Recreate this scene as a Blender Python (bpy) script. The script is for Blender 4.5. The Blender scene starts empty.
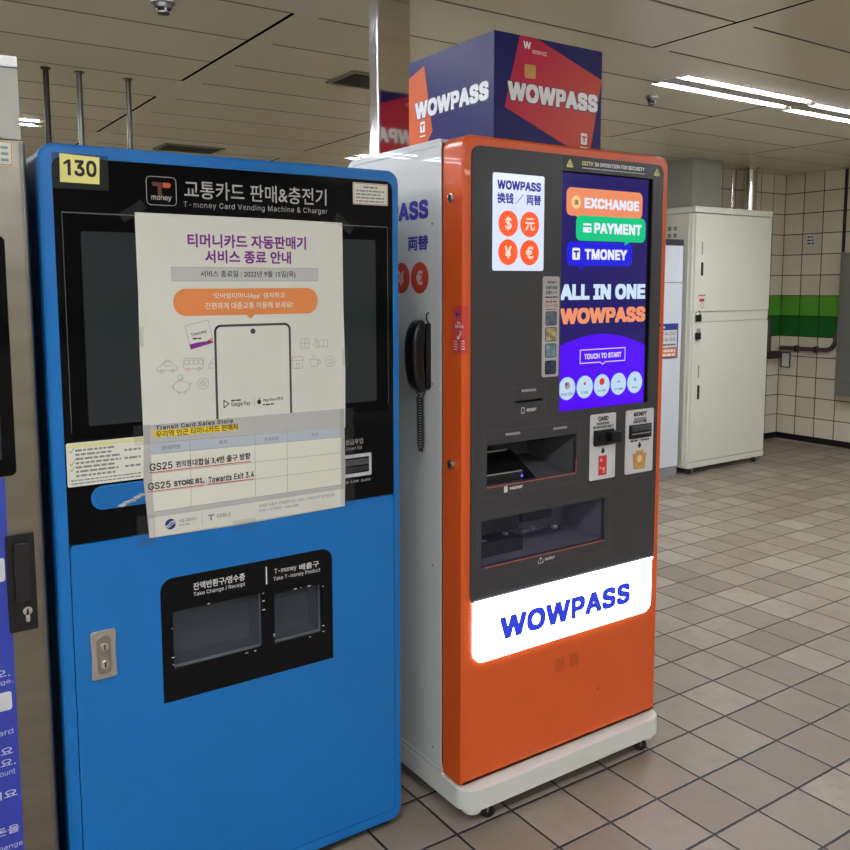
import bpy, bmesh, math, random, os
import numpy as np
from mathutils import Vector
from mathutils.geometry import tessellate_polygon, delaunay_2d_cdt
random.seed(7)
S = bpy.context.scene
COL = S.collection
PI = math.pi
EXPO = 0.0
EM = 1.0 / 2 ** EXPO

# ------------------------------------------------------------------ colours and materials
def lin(h):
    h = h.lstrip('#'); out = []
    for i in (0, 2, 4):
        c = int(h[i:i+2], 16) / 255
        out.append(c / 12.92 if c <= .04045 else ((c + .055) / 1.055) ** 2.4)
    return (*out, 1.0)
MATS = {}
def mat(name, col='#808080', rough=.5, metal=0., emit=0., ecol=None, noise=0., nscale=8., bump=0., bscale=60., coat=0., alpha=1., stretch=None, spec=.5):
    if name in MATS: return MATS[name]
    m = bpy.data.materials.new(name); m.use_nodes = True
    nt = m.node_tree; b = nt.nodes['Principled BSDF']
    c = lin(col) if isinstance(col, str) else col
    b.inputs['Base Color'].default_value = c
    b.inputs['Roughness'].default_value = rough
    b.inputs['Metallic'].default_value = metal
    b.inputs['Coat Weight'].default_value = coat
    b.inputs['Specular IOR Level'].default_value = spec
    b.inputs['Alpha'].default_value = alpha
    if emit:
        b.inputs['Emission Color'].default_value = lin(ecol) if ecol else c
        b.inputs['Emission Strength'].default_value = emit
    if noise or bump:
        tc = nt.nodes.new('ShaderNodeTexCoord'); mp = nt.nodes.new('ShaderNodeMapping')
        nt.links.new(tc.outputs['Object'], mp.inputs[0])
        if stretch: mp.inputs['Scale'].default_value = stretch
        if noise:
            n = nt.nodes.new('ShaderNodeTexNoise'); n.inputs['Scale'].default_value = nscale; n.inputs['Detail'].default_value = 6
            nt.links.new(mp.outputs[0], n.inputs['Vector'])
            r = nt.nodes.new('ShaderNodeValToRGB'); r.color_ramp.elements[0].position = .3; r.color_ramp.elements[1].position = .7
            r.color_ramp.elements[0].color = (*[x * (1 - noise) for x in c[:3]], 1)
            r.color_ramp.elements[1].color = (*[min(1, x * (1 + noise)) for x in c[:3]], 1)
            nt.links.new(n.outputs['Fac'], r.inputs[0]); nt.links.new(r.outputs[0], b.inputs['Base Color'])
        if bump:
            n2 = nt.nodes.new('ShaderNodeTexNoise'); n2.inputs['Scale'].default_value = bscale
            nt.links.new(mp.outputs[0], n2.inputs['Vector'])
            bp = nt.nodes.new('ShaderNodeBump'); bp.inputs['Strength'].default_value = bump; bp.inputs['Distance'].default_value = .002
            nt.links.new(n2.outputs['Fac'], bp.inputs['Height']); nt.links.new(bp.outputs[0], b.inputs['Normal'])
    MATS[name] = m
    return m
def glow(name, col, k=1.0):          # something that gives off light (screen pixels, backlit signs)
    if name in MATS: return MATS[name]
    m = mat(name, '#050505', rough=.12, emit=EM * k, ecol=col, spec=.35)
    return m

# ------------------------------------------------------------------ drawing frames
class Fr:
    def __init__(s, o, r, u):
        s.o, s.r, s.u = Vector(o), Vector(r), Vector(u); s.n = s.r.cross(s.u)
    def p(s, a, b, h=0.): return s.o + s.r * a + s.u * b + s.n * h
def FRONT(y): return Fr((0, y, 0), (1, 0, 0), (0, 0, 1))       # faces -Y, a = x
def LEFT(x): return Fr((x, 0, 0), (0, -1, 0), (0, 0, 1))       # faces -X, a = -y
def BACK(y): return Fr((0, y, 0), (-1, 0, 0), (0, 0, 1))       # faces +Y, a = -x
def DOWN(z): return Fr((0, 0, z), (1, 0, 0), (0, -1, 0))       # faces -Z, b = -y
def UP(z): return Fr((0, 0, z), (1, 0, 0), (0, 1, 0))

def rr(a0, a1, b0, b1, r, seg=6):
    if not isinstance(r, (tuple, list)): r = (r,) * 4      # bl, br, tr, tl
    pts = []
    for (cx, cy, sx, sy, st, q) in ((a0, b0, 1, 1, PI, r[0]), (a1, b0, -1, 1, 1.5 * PI, r[1]), (a1, b1, -1, -1, 0, r[2]), (a0, b1, 1, -1, .5 * PI, r[3])):
        if q <= 1e-6: pts.append((cx, cy)); continue
        for i in range(seg + 1):
            t = st + i / seg * PI / 2
            pts.append((cx + sx * q + q * math.cos(t), cy + sy * q + q * math.sin(t)))
    return pts
def ell(ca, cb, ra, rb=None, n=32):
    rb = ra if rb is None else rb
    return [(ca + ra * math.cos(2 * PI * i / n), cb + rb * math.sin(2 * PI * i / n)) for i in range(n)]
def inset(pts, d):
    n = len(pts); out = []
    for i in range(n):
        p0, p1, p2 = Vector(pts[i - 1]), Vector(pts[i]), Vector(pts[(i + 1) % n])
        e1, e2 = (p1 - p0), (p2 - p1)
        if e1.length < 1e-9 or e2.length < 1e-9: out.append(tuple(p1)); continue
        e1.normalize(); e2.normalize()
        n1, n2 = Vector((-e1.y, e1.x)), Vector((-e2.y, e2.x))
        m = n1 + n2; L = m.length
        if L < 1e-6: out.append(tuple(p1)); continue
        m /= L; k = min(d / max(m.dot(n1), .3), d * 3)
        out.append((p1.x + m.x * k, p1.y + m.y * k))
    return out

_P = None
try:
    _P = bpy.data.fonts.load(os.path.join(bpy.utils.system_resource('DATAFILES', path='fonts'), 'Inter.woff2'))
except Exception:
    _P = None
_tc = {}
def text_mesh(s, font, bold, track):
    key = (s, font, bold, track)
    if key in _tc: return _tc[key]
    d = bpy.data.curves.new('lettering_curve', 'FONT'); d.body = s; d.size = 1.; d.resolution_u = 5; d.space_character = track
    if font == 'sans' and _P: d.font = _P
    o = bpy.data.objects.new('lettering_curve', d); COL.objects.link(o)
    dg = bpy.context.evaluated_depsgraph_get(); dg.update()
    cu = o.to_curve(dg); loops = []
    for sp_ in cu.splines:
        bp_ = list(sp_.bezier_points); n = len(bp_); L = []
        if n < 2: continue
        for k in range(n):
            p, q = bp_[k], bp_[(k + 1) % n]; a, b, c, e = (v.to_2d() for v in (p.co, p.handle_right, q.handle_left, q.co))
            straight = abs((e - a).cross(b - a)) < 1e-6 and abs((e - a).cross(c - a)) < 1e-6
            for t in ((0,) if straight else (0, .25, .5, .75)):
                u = 1 - t; L.append(a * u ** 3 + b * 3 * u * u * t + c * 3 * u * t * t + e * t ** 3)
        loops.append(L)
    o.to_curve_clear()
    bpy.data.objects.remove(o); bpy.data.curves.remove(d)
    pts = [p for L in loops for p in L]; edges = []; st = 0
    for L in loops:
        edges += [(st + k, st + (k + 1) % len(L)) for k in range(len(L))]; st += len(L)
    vs, fs = [], []
    if pts:                                               # fill by winding number: letter outlines may overlap
        cv, _, cf, _, _, _ = delaunay_2d_cdt(pts, edges, [], 0, 1e-5)
        P2 = np.array([tuple(v) for v in cv]); T = np.array([tuple(f) for f in cf if len(f) == 3])
        ctr = P2[T].mean(axis=1)
        A = np.array([tuple(pts[a]) for a, b in edges]); B = np.array([tuple(pts[b]) for a, b in edges])
        x, y = ctr[:, :1], ctr[:, 1:]
        up = (A[:, 1] <= y) & (B[:, 1] > y); dn = (A[:, 1] > y) & (B[:, 1] <= y)
        side = (B[:, 0] - A[:, 0]) * (y - A[:, 1]) - (x - A[:, 0]) * (B[:, 1] - A[:, 1])
        wn = (up & (side > 0)).sum(1) - (dn & (side < 0)).sum(1)
        vs = [tuple(map(float, v)) for v in P2]; fs = [tuple(map(int, t)) for t, w in zip(T, wn) if w != 0]
    V, F = [], []
    offs = [(0, 0)]
    if bold: offs += [(bold * i, bold * j) for i in (-1, -.5, 0, .5, 1) for j in (-1, -.5, 0, .5, 1) if max(abs(i), abs(j)) == 1 and (bold > .03 or (i * 2) % 2 == 0 == (j * 2) % 2)]
    for q, (ox, oy) in enumerate(offs):
        b = len(V); V += [(x + ox, y + oy, q) for x, y in vs]; F += [tuple(i + b for i in f) for f in fs]
    if not V: V = [(0, 0, 0), (1, 0, 0), (0, 1, 0)]
    x0, x1 = min(v[0] for v in V), max(v[0] for v in V); y0, y1 = min(v[1] for v in V), max(v[1] for v in V)
    _tc[key] = (V, F, x0, x1, y0, y1)
    return _tc[key]

class MB:
    def __init__(s): s.v, s.f, s.cuts = [], [], []
    def add(s, vs, fs):
        b = len(s.v); s.v += [Vector(v) for v in vs]; s.f += [tuple(i + b for i in f) for f in fs]; return s
    def flat(s, fr, pts, h):
        return s.add([fr.p(a, b, h) for a, b in pts], [tuple(range(len(pts)))])
    def prism(s, fr, pts, h0, h1, bev=0.):
        n = len(pts)
        rings = [[fr.p(a, b, h0) for a, b in pts], [fr.p(a, b, h1 - bev) for a, b in pts]]
        if bev:
            i1 = inset(pts, bev * .3); i2 = inset(pts, bev)
            rings += [[fr.p(a, b, h1 - bev * .3) for a, b in i1], [fr.p(a, b, h1) for a, b in i2]]
        vs = [v for r in rings for v in r]; fs = [tuple(reversed(range(n)))]
        for k in range(len(rings) - 1):
            for i in range(n):
                j = (i + 1) % n; fs.append((k * n + i, k * n + j, (k + 1) * n + j, (k + 1) * n + i))
        fs.append(tuple(range((len(rings) - 1) * n, len(rings) * n)))
        return s.add(vs, fs)
    def holed(s, fr, outer, holes, h0, h1):            # plate with openings cut through it
        loops = [outer] + [list(reversed(h)) for h in holes]
        allp = [p for l in loops for p in l]
        tris = tessellate_polygon([[Vector((p[0], p[1], 0)) for p in l] for l in loops])
        vs = [fr.p(a, b, h1) for a, b in allp] + [fr.p(a, b, h0) for a, b in allp]; n = len(allp); fs = []
        for t in tris:
            a, b, c = [Vector(allp[i]) for i in t]
            if (b - a).cross(c - a) < 0: t = (t[0], t[2], t[1])
            fs.append(tuple(t)); fs.append(tuple(n + i for i in reversed(t)))
        st = 0
        for l in loops:
            m = len(l)
            for i in range(m):
                j = (i + 1) % m; fs.append((st + i, n + st + i, n + st + j, st + j))
            st += m
        return s.add(vs, fs)
    def rrect(s, fr, a0, a1, b0, b1, r, h0, h1, bev=0., seg=6): return s.prism(fr, rr(a0, a1, b0, b1, r, seg), h0, h1, bev)
    def disc(s, fr, ca, cb, r, h0, h1, bev=0., n=28): return s.prism(fr, ell(ca, cb, r, None, n), h0, h1, bev)
    def box(s, x0, x1, y0, y1, z0, z1, bev=0.):
        bm = bmesh.new(); bmesh.ops.create_cube(bm, size=1)
        for v in bm.verts: v.co = ((x0 + x1) / 2 + v.co.x * (x1 - x0), (y0 + y1) / 2 + v.co.y * (y1 - y0), (z0 + z1) / 2 + v.co.z * (z1 - z0))
        if bev: bmesh.ops.bevel(bm, geom=bm.edges[:], offset=bev, segments=2, affect='EDGES', profile=.7)
        bm.verts.index_update()
        s.add([v.co.copy() for v in bm.verts], [tuple(v.index for v in f.verts) for f in bm.faces]); bm.free(); return s
    def tube(s, path, r, n=10, cap=True):
        P = [Vector(p) for p in path]; R = r if isinstance(r, (list, tuple)) else [r] * len(P)
        t0 = (P[1] - P[0]).normalized(); up = Vector((0, 0, 1)) if abs(t0.z) < .9 else Vector((1, 0, 0))
        nrm = t0.cross(up).normalized(); vs = []; fs = []
        for i, p in enumerate(P):
            t = ((P[min(i + 1, len(P) - 1)] - p).normalized() + (p - P[max(i - 1, 0)]).normalized()).normalized()
            nrm = (nrm - t * nrm.dot(t)).normalized(); bn = t.cross(nrm)
            vs += [p + (nrm * math.cos(2 * PI * k / n) + bn * math.sin(2 * PI * k / n)) * R[i] for k in range(n)]
        for i in range(len(P) - 1):
            for k in range(n):
                j = (k + 1) % n; fs.append((i * n + k, i * n + j, (i + 1) * n + j, (i + 1) * n + k))
        if cap: fs += [tuple(reversed(range(n))), tuple(range((len(P) - 1) * n, len(P) * n))]
        return s.add(vs, fs)
    def sphere(s, c, rx, ry=None, rz=None, nu=20, nv=12):
        ry = rx if ry is None else ry; rz = rx if rz is None else rz
        vs = [Vector(c) + Vector((0, 0, rz))]
        for i in range(1, nv):
            for k in range(nu):
                t, q = PI * i / nv, 2 * PI * k / nu
                vs.append(Vector(c) + Vector((rx * math.sin(t) * math.cos(q), ry * math.sin(t) * math.sin(q), rz * math.cos(t))))
        vs.append(Vector(c) - Vector((0, 0, rz))); fs = []
        for k in range(nu): fs.append((0, 1 + k, 1 + (k + 1) % nu))
        for i in range(nv - 2):
            for k in range(nu):
                a = 1 + i * nu; fs.append((a + k, a + nu + k, a + nu + (k + 1) % nu, a + (k + 1) % nu))
        L = len(vs) - 1; a = 1 + (nv - 2) * nu
        for k in range(nu): fs.append((L, a + (k + 1) % nu, a + k))
        return s.add(vs, fs)
    def text(s, fr, st, a0, a1, b0, b1, h, font='sans', bold=0., track=1., fold=None):
        V, F, x0, x1, y0, y1 = text_mesh(st, font, bold, track)
        kx = (a1 - a0) / max(x1 - x0, 1e-6)
        ky = (b1 - b0) / max(y1 - y0, 1e-6) if b1 is not None else kx
        n0, f0 = len(s.v), len(s.f)
        s.add([fr.p(a0 + (x - x0) * kx, b0 + (y - y0) * ky, h + q * .000015) for x, y, q in V], F)
        s.cuts.append((n0, len(s.v), f0, len(s.f))); return s
    def ctext(s, fr, st, ac, b0, hgt, h, font='sans', bold=0., track=1.):   # centred, natural proportions
        V, F, x0, x1, y0, y1 = text_mesh(st, font, bold, track)
        k = hgt / (y1 - y0); w = (x1 - x0) * k
        return s.text(fr, st, ac - w / 2, ac + w / 2, b0, b0 + hgt, h, font, bold, track)
    def bars(s, fr, a0, a1, b, t, h, cover=1.):         # a line of print too small to read
        a = a0; end = a0 + (a1 - a0) * cover
        while a < end - t * .5:
            w = min(random.uniform(1., 3.4) * t, end - a); s.flat(fr, [(a, b), (a + w, b), (a + w, b + t * .8), (a, b + t * .8)], h); a += w + t * .45
        return s
    def line(s, fr, pts, w, h, closed=False):            # a drawn outline of even width
        n = len(pts); seg = n if closed else n - 1
        for i in range(seg):
            p, q = Vector(pts[i]), Vector(pts[(i + 1) % n]); d = q - p
            if d.length < 1e-7: continue
            d.normalize(); m = Vector((-d.y, d.x)) * w / 2; e = d * w * .3
            s.flat(fr, [tuple(p - e - m), tuple(q + e - m), tuple(q + e + m), tuple(p - e + m)], h)
        return s
    def build(s, name, m, parent=None, loc=None, smooth=35):
        org = Vector(loc) if loc is not None else (Vector(parent['_w']) if parent else Vector((0, 0, 0)))
        me = bpy.data.meshes.new(name); me.from_pydata([tuple(v - org) for v in s.v], [], s.f); me.update()
        bm = bmesh.new(); bm.from_mesh(me); bmesh.ops.recalc_face_normals(bm, faces=bm.faces[:]) if smooth != 'flat' else None; bm.to_mesh(me); bm.free()
        if smooth and smooth != 'flat':
            for p in me.polygons: p.use_smooth = True
            me.set_sharp_from_angle(angle=math.radians(smooth))
        me.materials.append(m)
        o = bpy.data.objects.new(name, me); COL.objects.link(o)
        if smooth and smooth != 'flat':
            wn_ = o.modifiers.new('face_weighted', 'WEIGHTED_NORMAL'); wn_.keep_sharp = True; wn_.weight = 100
        if parent:
            o.parent = parent; o.location = org - Vector(parent['_w'])
        else: o.location = org
        o['_w'] = tuple(org)
        return o
def tag(o, label=None, cat=None, group=None, kind=None):
    for k, v in (('label', label), ('category', cat), ('group', group), ('kind', kind)):
        if v: o[k] = v
    return o
def thing(name, loc, label, cat, group=None):
    o = bpy.data.objects.new(name, None); COL.objects.link(o); o.location = loc; o['_w'] = tuple(loc); o.empty_display_size = .1
    return tag(o, label, cat, group)
def copy_tree(o, parent=None):
    c = o.copy(); COL.objects.link(c); c.parent = parent
    for ch in list(o.children): copy_tree(ch, c)
    return c
def lettering(name, m, parent, fill):
    b = MB(); fill(b)
    if len(b.cuts) < 2 and not (b.cuts and len(b.f) > b.cuts[0][3] - b.cuts[0][2]): return b.build(name, m, parent, smooth=None)
    for n0, n1, f0, f1 in b.cuts:                       # every line of type is an object of its own
        c = MB(); c.add(b.v[n0:n1], [tuple(i - n0 for i in f) for f in b.f[f0:f1]]); c.build(name, m, parent, smooth=None)
    used = set(i for n0, n1, f0, f1 in b.cuts for i in range(f0, f1))
    rest = [f for k, f in enumerate(b.f) if k not in used]
    if rest:
        ids = sorted(set(i for f in rest for i in f)); mp = {i: k for k, i in enumerate(ids)}
        c = MB(); c.add([b.v[i] for i in ids], [tuple(mp[i] for i in f) for f in rest]); c.build(name.replace('lettering', 'marks'), m, parent, smooth=None)

# ------------------------------------------------------------------ palette
M_blue = mat('blue_paint', '#056fbc', .34, noise=.05, nscale=3, coat=.1)
M_blue_side = M_blue
M_black = mat('black_glass', '#0a0a0d', .07, spec=.14)
M_screen_off = mat('dark_screen', '#2b3033', .1, spec=.25)
M_line = mat('grey_line', '#55585a', .4)
M_paper = mat('white_paper', '#d9d9cd', .7, noise=.015, nscale=14)
M_paper2 = mat('grey_paper', '#b9b9b4', .7)
M_cream = mat('cream_print', '#e0e0d0', .7)
M_purple = mat('purple_ink', '#7a1f86', .7)
M_ink = mat('black_ink', '#17171a', .6)
M_greyink = mat('grey_ink', '#86898b', .7)
M_softink = mat('pale_ink', '#9c9d9c', .7)
M_barfill = mat('grey_print', '#c0c1bb', .7)
M_orangeprint = mat('orange_print', '#e38a4c', .7)
M_white = mat('white_ink', '#ececec', .6)
M_silverink = mat('silver_ink', '#a9a9a6', .4)
M_red = mat('red_ink', '#cf2f3a', .6)
M_yellow = mat('yellow_label', '#efe98a', .5)
M_highlight = mat('yellow_highlight', '#f0d02a', .7)
M_head = mat('blue_grey_print', '#b7c0ca', .7)
M_tape = mat('clear_tape', '#7d7f7d', .2, alpha=.06)
M_orange = mat('orange_paint', '#dc5a1e', .34, noise=.03, nscale=3, coat=.15)
M_dark = mat('charcoal_panel', '#3a3a3d', .42)
M_bodywhite = mat('white_powder_coat', '#d3d6d2', .3, coat=.2)
M_plinth = mat('ivory_powder_coat', '#dcded7', .35)
M_chrome = mat('chrome', '#e6e6e6', .25, metal=1)
M_steel = mat('brushed_steel', '#9b968c', .34, metal=1, noise=.12, nscale=3, bump=.15, bscale=40, stretch=(1, 1, 6))
M_rubber = mat('black_rubber', '#141414', .5)
M_plastic = mat('black_plastic', '#0e0f11', .28)
M_greyplastic = mat('grey_plastic', '#8b8d8d', .4)
M_navy = mat('navy_ink', '#2a22a0', .5)
M_discred = mat('orange_red_ink', '#c83a26', .5)
M_cab = mat('cabinet_paint', '#dcdccd', .4, noise=.015, nscale=2)
M_cabside = M_cab
M_gap = mat('dark_gap', '#1c1c1c', .7)
M_plate = mat('white_plate', '#d6d7da', .4)

# ================================================================== THE SETTING
ZC = 2.56
def nmath(nt, op, a, b=None, c=None):
    n = nt.nodes.new('ShaderNodeMath'); n.operation = op
    for i, v in enumerate((a, b, c)):
        if v is None: continue
        if hasattr(v, 'is_linked') or hasattr(v, 'links'): nt.links.new(v, n.inputs[i])
        else: n.inputs[i].default_value = v
    return n.outputs[0]
def mixc(nt, f, a, b):
    n = nt.nodes.new('ShaderNodeMix'); n.data_type = 'RGBA'
    for s_, v in ((n.inputs[0], f), (n.inputs[6], a), (n.inputs[7], b)):
        if hasattr(v, 'links'): nt.links.new(v, s_)
        else: s_.default_value = v
    return n.outputs[2]
def node_mat(name):
    m = bpy.data.materials.new(name); m.use_nodes = True; nt = m.node_tree
    g = nt.nodes.new('ShaderNodeNewGeometry'); sp = nt.nodes.new('ShaderNodeSeparateXYZ'); nt.links.new(g.outputs['Position'], sp.inputs[0])
    return m, nt, nt.nodes['Principled BSDF'], g.outputs['Position'], sp.outputs
def noise(nt, vec, scale, detail=4, rough=.5):
    n = nt.nodes.new('ShaderNodeTexNoise'); n.inputs['Scale'].default_value = scale; n.inputs['Detail'].default_value = detail; n.inputs['Roughness'].default_value = rough
    nt.links.new(vec, n.inputs['Vector']); return n.outputs['Fac']
def ramp(nt, f, c0, c1, p0=.3, p1=.7):
    r = nt.nodes.new('ShaderNodeValToRGB'); e = r.color_ramp.elements; e[0].position, e[1].position = p0, p1; e[0].color, e[1].color = c0, c1
    nt.links.new(f, r.inputs[0]); return r.outputs[0]
def tile_cells(nt, u, v, size, ou, ov, gap):
    fu = nmath(nt, 'DIVIDE', nmath(nt, 'SUBTRACT', u, ou), size); fv = nmath(nt, 'DIVIDE', nmath(nt, 'SUBTRACT', v, ov), size)
    def edge(f):
        fr = nmath(nt, 'FRACT', f); return nmath(nt, 'MULTIPLY', nmath(nt, 'MINIMUM', fr, nmath(nt, 'SUBTRACT', 1., fr)), size)
    d = nmath(nt, 'MINIMUM', edge(fu), edge(fv))           # distance to the nearest joint, in metres
    cb = nt.nodes.new('ShaderNodeCombineXYZ')
    nt.links.new(nmath(nt, 'FLOOR', fu), cb.inputs[0]); nt.links.new(nmath(nt, 'FLOOR', fv), cb.inputs[1])
    wn = nt.nodes.new('ShaderNodeTexWhiteNoise'); wn.noise_dimensions = '3D'; nt.links.new(cb.outputs[0], wn.inputs['Vector'])
    return d, wn.outputs['Value']
def smooth(nt, v, a, b):
    n = nt.nodes.new('ShaderNodeMapRange'); n.interpolation_type = 'SMOOTHSTEP'; n.inputs[1].default_value = a; n.inputs[2].default_value = b
    nt.links.new(v, n.inputs[0]); return n.outputs[0]

# floor: square quarry tiles with dark joints
m, nt, b, pos, xyz = node_mat('floor_tile')
wob = nmath(nt, 'MULTIPLY', nmath(nt, 'SUBTRACT', noise(nt, pos, 3., 2), .5), .006)
d, cell = tile_cells(nt, nmath(nt, 'ADD', xyz[0], wob), nmath(nt, 'ADD', xyz[1], wob), .1968, .758, -.219, .004)
rag = nmath(nt, 'MULTIPLY', nmath(nt, 'SUBTRACT', noise(nt, pos, 60., 3), .5), .003)
dj = nmath(nt, 'ADD', d, rag)
base = ramp(nt, cell, lin('#7b7062'), lin('#9c9182'), 0., 1.)
blot = noise(nt, pos, 2.2, 5, .6)
base = mixc(nt, nmath(nt, 'MULTIPLY', smooth(nt, blot, .42, .72), .6), base, lin('#826f5e'))
base = mixc(nt, nmath(nt, 'MULTIPLY', smooth(nt, noise(nt, pos, 25., 4), .45, .8), .35), base, lin('#776d62'))
spk = smooth(nt, noise(nt, pos, 320., 2), .72, .8)
base = mixc(nt, nmath(nt, 'MULTIPLY', spk, .35), base, lin('#4a4038'))
rim = nmath(nt, 'MULTIPLY', nmath(nt, 'SUBTRACT', 1., smooth(nt, d, .004, .009)), .45)  # highlight on the raised tile edges, painted in as a paler band
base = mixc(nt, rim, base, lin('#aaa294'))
jm = nmath(nt, 'SUBTRACT', 1., smooth(nt, dj, .0033, .0052))
nt.links.new(mixc(nt, jm, base, lin('#1e1a16')), b.inputs['Base Color'])
rg = nmath(nt, 'ADD', .36, nmath(nt, 'MULTIPLY', noise(nt, pos, 12., 4), .3)); nt.links.new(rg, b.inputs['Roughness'])
bp = nt.nodes.new('ShaderNodeBump'); bp.inputs['Strength'].default_value = .6; bp.inputs['Distance'].default_value = .004
hh = nmath(nt, 'ADD', nmath(nt, 'ADD', smooth(nt, dj, .001, .006), nmath(nt, 'MULTIPLY', noise(nt, pos, 40., 3), .08)), nmath(nt, 'MULTIPLY', cell, .5))
nt.links.new(hh, bp.inputs['Height']); nt.links.new(bp.outputs[0], b.inputs['Normal'])
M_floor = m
# ceiling: long satin metal panels
m, nt, b, pos, xyz = node_mat('ceiling_panels')
fx = nmath(nt, 'MULTIPLY', nmath(nt, 'FRACT', nmath(nt, 'DIVIDE', nmath(nt, 'SUBTRACT', xyz[0], .17), 1.56)), 1.56)
fy = nmath(nt, 'FRACT', nmath(nt, 'DIVIDE', nmath(nt, 'SUBTRACT', xyz[1], 2.57), .425))
dy = nmath(nt, 'MULTIPLY', nmath(nt, 'MINIMUM', fy, nmath(nt, 'SUBTRACT', 1., fy)), .425)
dx = nmath(nt, 'MINIMUM', fx, nmath(nt, 'SUBTRACT', 1.56, fx))
ly = nmath(nt, 'MULTIPLY', nmath(nt, 'SUBTRACT', 1., smooth(nt, dy, .006, .010)), nmath(nt, 'GREATER_THAN', fx, .11))
seg_y = nmath(nt, 'FRACT', nmath(nt, 'DIVIDE', nmath(nt, 'SUBTRACT', xyz[1], 1.295), 1.7))
lx = nmath(nt, 'MULTIPLY', nmath(nt, 'SUBTRACT', 1., smooth(nt, dx, .007, .0115)), nmath(nt, 'LESS_THAN', seg_y, .75))
cellv = nt.nodes.new('ShaderNodeCombineXYZ')
nt.links.new(nmath(nt, 'FLOOR', nmath(nt, 'DIVIDE', nmath(nt, 'SUBTRACT', xyz[0], .17), 1.56)), cellv.inputs[0]); nt.links.new(nmath(nt, 'FLOOR', nmath(nt, 'DIVIDE', nmath(nt, 'SUBTRACT', xyz[1], 2.57), .425)), cellv.inputs[1])
wn = nt.nodes.new('ShaderNodeTexWhiteNoise'); nt.links.new(cellv.outputs[0], wn.inputs['Vector'])
lw = nmath(nt, 'MULTIPLY', ly, nmath(nt, 'ADD', .7, nmath(nt, 'MULTIPLY', wn.outputs['Value'], .3)))
base = ramp(nt, wn.outputs['Value'], lin('#dbd3bc'), lin('#e6decb'), 0, 1)
base = mixc(nt, nmath(nt, 'MULTIPLY', noise(nt, pos, 1.5, 3), .35), base, lin('#d0c7b0'))
gm = nmath(nt, 'MAXIMUM', lw, lx)
nt.links.new(mixc(nt, gm, base, lin('#14120e')), b.inputs['Base Color'])
nt.links.new(nmath(nt, 'ADD', .25, nmath(nt, 'MULTIPLY', gm, .7)), b.inputs['Roughness']); nt.links.new(nmath(nt, 'MULTIPLY', nmath(nt, 'SUBTRACT', 1., gm), .5), b.inputs['Specular IOR Level'])
bp = nt.nodes.new('ShaderNodeBump'); bp.inputs['Strength'].default_value = .15; bp.inputs['Distance'].default_value = .01
nt.links.new(noise(nt, pos, 3., 2), bp.inputs['Height']); nt.links.new(bp.outputs[0], b.inputs['Normal'])
M_ceil = m
# walls: beige square tiles with a two-tone green band
def wall_mat(name, axis, off, band=True):
    m, nt, b, pos, xyz = node_mat(name)
    d, cell = tile_cells(nt, xyz[axis], xyz[2], .1953, off, .0405, .004)
    base = ramp(nt, cell, lin('#dad0ba'), lin('#e8dfcc'), 0, 1)
    base = mixc(nt, nmath(nt, 'MULTIPLY', noise(nt, pos, 5., 4), .3), base, lin('#cfc0a6'))
    if band:
        z = xyz[2]
        g1 = nmath(nt, 'MULTIPLY', nmath(nt, 'GREATER_THAN', z, 1.212), nmath(nt, 'LESS_THAN', z, 1.4075))
        g2 = nmath(nt, 'MULTIPLY', nmath(nt, 'GREATER_THAN', z, 1.017), nmath(nt, 'LESS_THAN', z, 1.212))
        base = mixc(nt, g1, base, lin('#5fa838')); base = mixc(nt, g2, base, lin('#22682a'))
        band_m = nmath(nt, 'ADD', g1, g2)
    j = nmath(nt, 'SUBTRACT', 1., smooth(nt, d, .0028, .005))
    jc = lin('#2a2019')
    col = mixc(nt, j, base, jc)
    nt.links.new(col, b.inputs['Base Color']); b.inputs['Roughness'].default_value = .3
    bp = nt.nodes.new('ShaderNodeBump'); bp.inputs['Strength'].default_value = .4; bp.inputs['Distance'].default_value = .003
    nt.links.new(smooth(nt, d, .002, .007), bp.inputs['Height']); nt.links.new(bp.outputs[0], b.inputs['Normal'])
    return m
M_wallx = wall_mat('wall_tile_side', 1, 3.2 - .1953 * 20)
M_wally = wall_mat('wall_tile_back', 0, 6.4 - .1953 * 40)

X0, X1, Y0, Y1 = -5.0, 6.4, -6.0, 8.0
YB = 3.2       # back wall behind the cabinets
XR = 3.0       # where that wall turns away
def struct(name, mb, m, label=None):
    o = mb.build(name, m, smooth=None); o['kind'] = 'structure'
    if label: o['label'] = label
    return o
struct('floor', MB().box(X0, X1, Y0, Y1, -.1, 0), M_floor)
LAMPS = [(2.29, 1.235), (3.51, 1.27), (-1.345, 4.16), (2.2, 4.32)] + [(x, y) for y in (-4.6, -1.7, 1.2, 4.09) for x in (-3.9, -2.66, -1.4, 2.2, 3.47) if not ((y > 0 and x > 0) or (y > 3 and x == -1.4))]
struct('ceiling', MB().holed(DOWN(ZC), [(X0, -Y1), (X1, -Y1), (X1, -Y0), (X0, -Y0)], [[(x - .031, -y - .107), (x + 1.161, -y - .107), (x + 1.161, -y + .107), (x - .031, -y + .107)] for x, y in LAMPS], -.1, 0), M_ceil)
struct('wall_right', MB().box(X1, X1 + .1, Y0, YB, 0, ZC), M_wallx)
struct('wall_back', MB().box(XR, X1 + .1, YB, YB + .1, 0, ZC), M_wally)
struct('wall_side', MB().box(XR, XR + .1, YB + .1, Y1, 0, ZC), M_wallx)
struct('wall_far', MB().box(X0, XR + .1, Y1, Y1 + .1, 0, ZC), M_wally)
struct('wall_left', MB().box(X0 - .1, X0, Y0, Y1, 0, ZC), M_wallx)
struct('wall_front', MB().box(X0, X1, Y0 - .1, Y0, 0, ZC), M_wally)
M_base = mat('dark_baseboard', '#17141a', .35)
struct('baseboard_right', MB().box(X1 - .012, X1, Y0, YB, 0, .058, .003), M_base)
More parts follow.
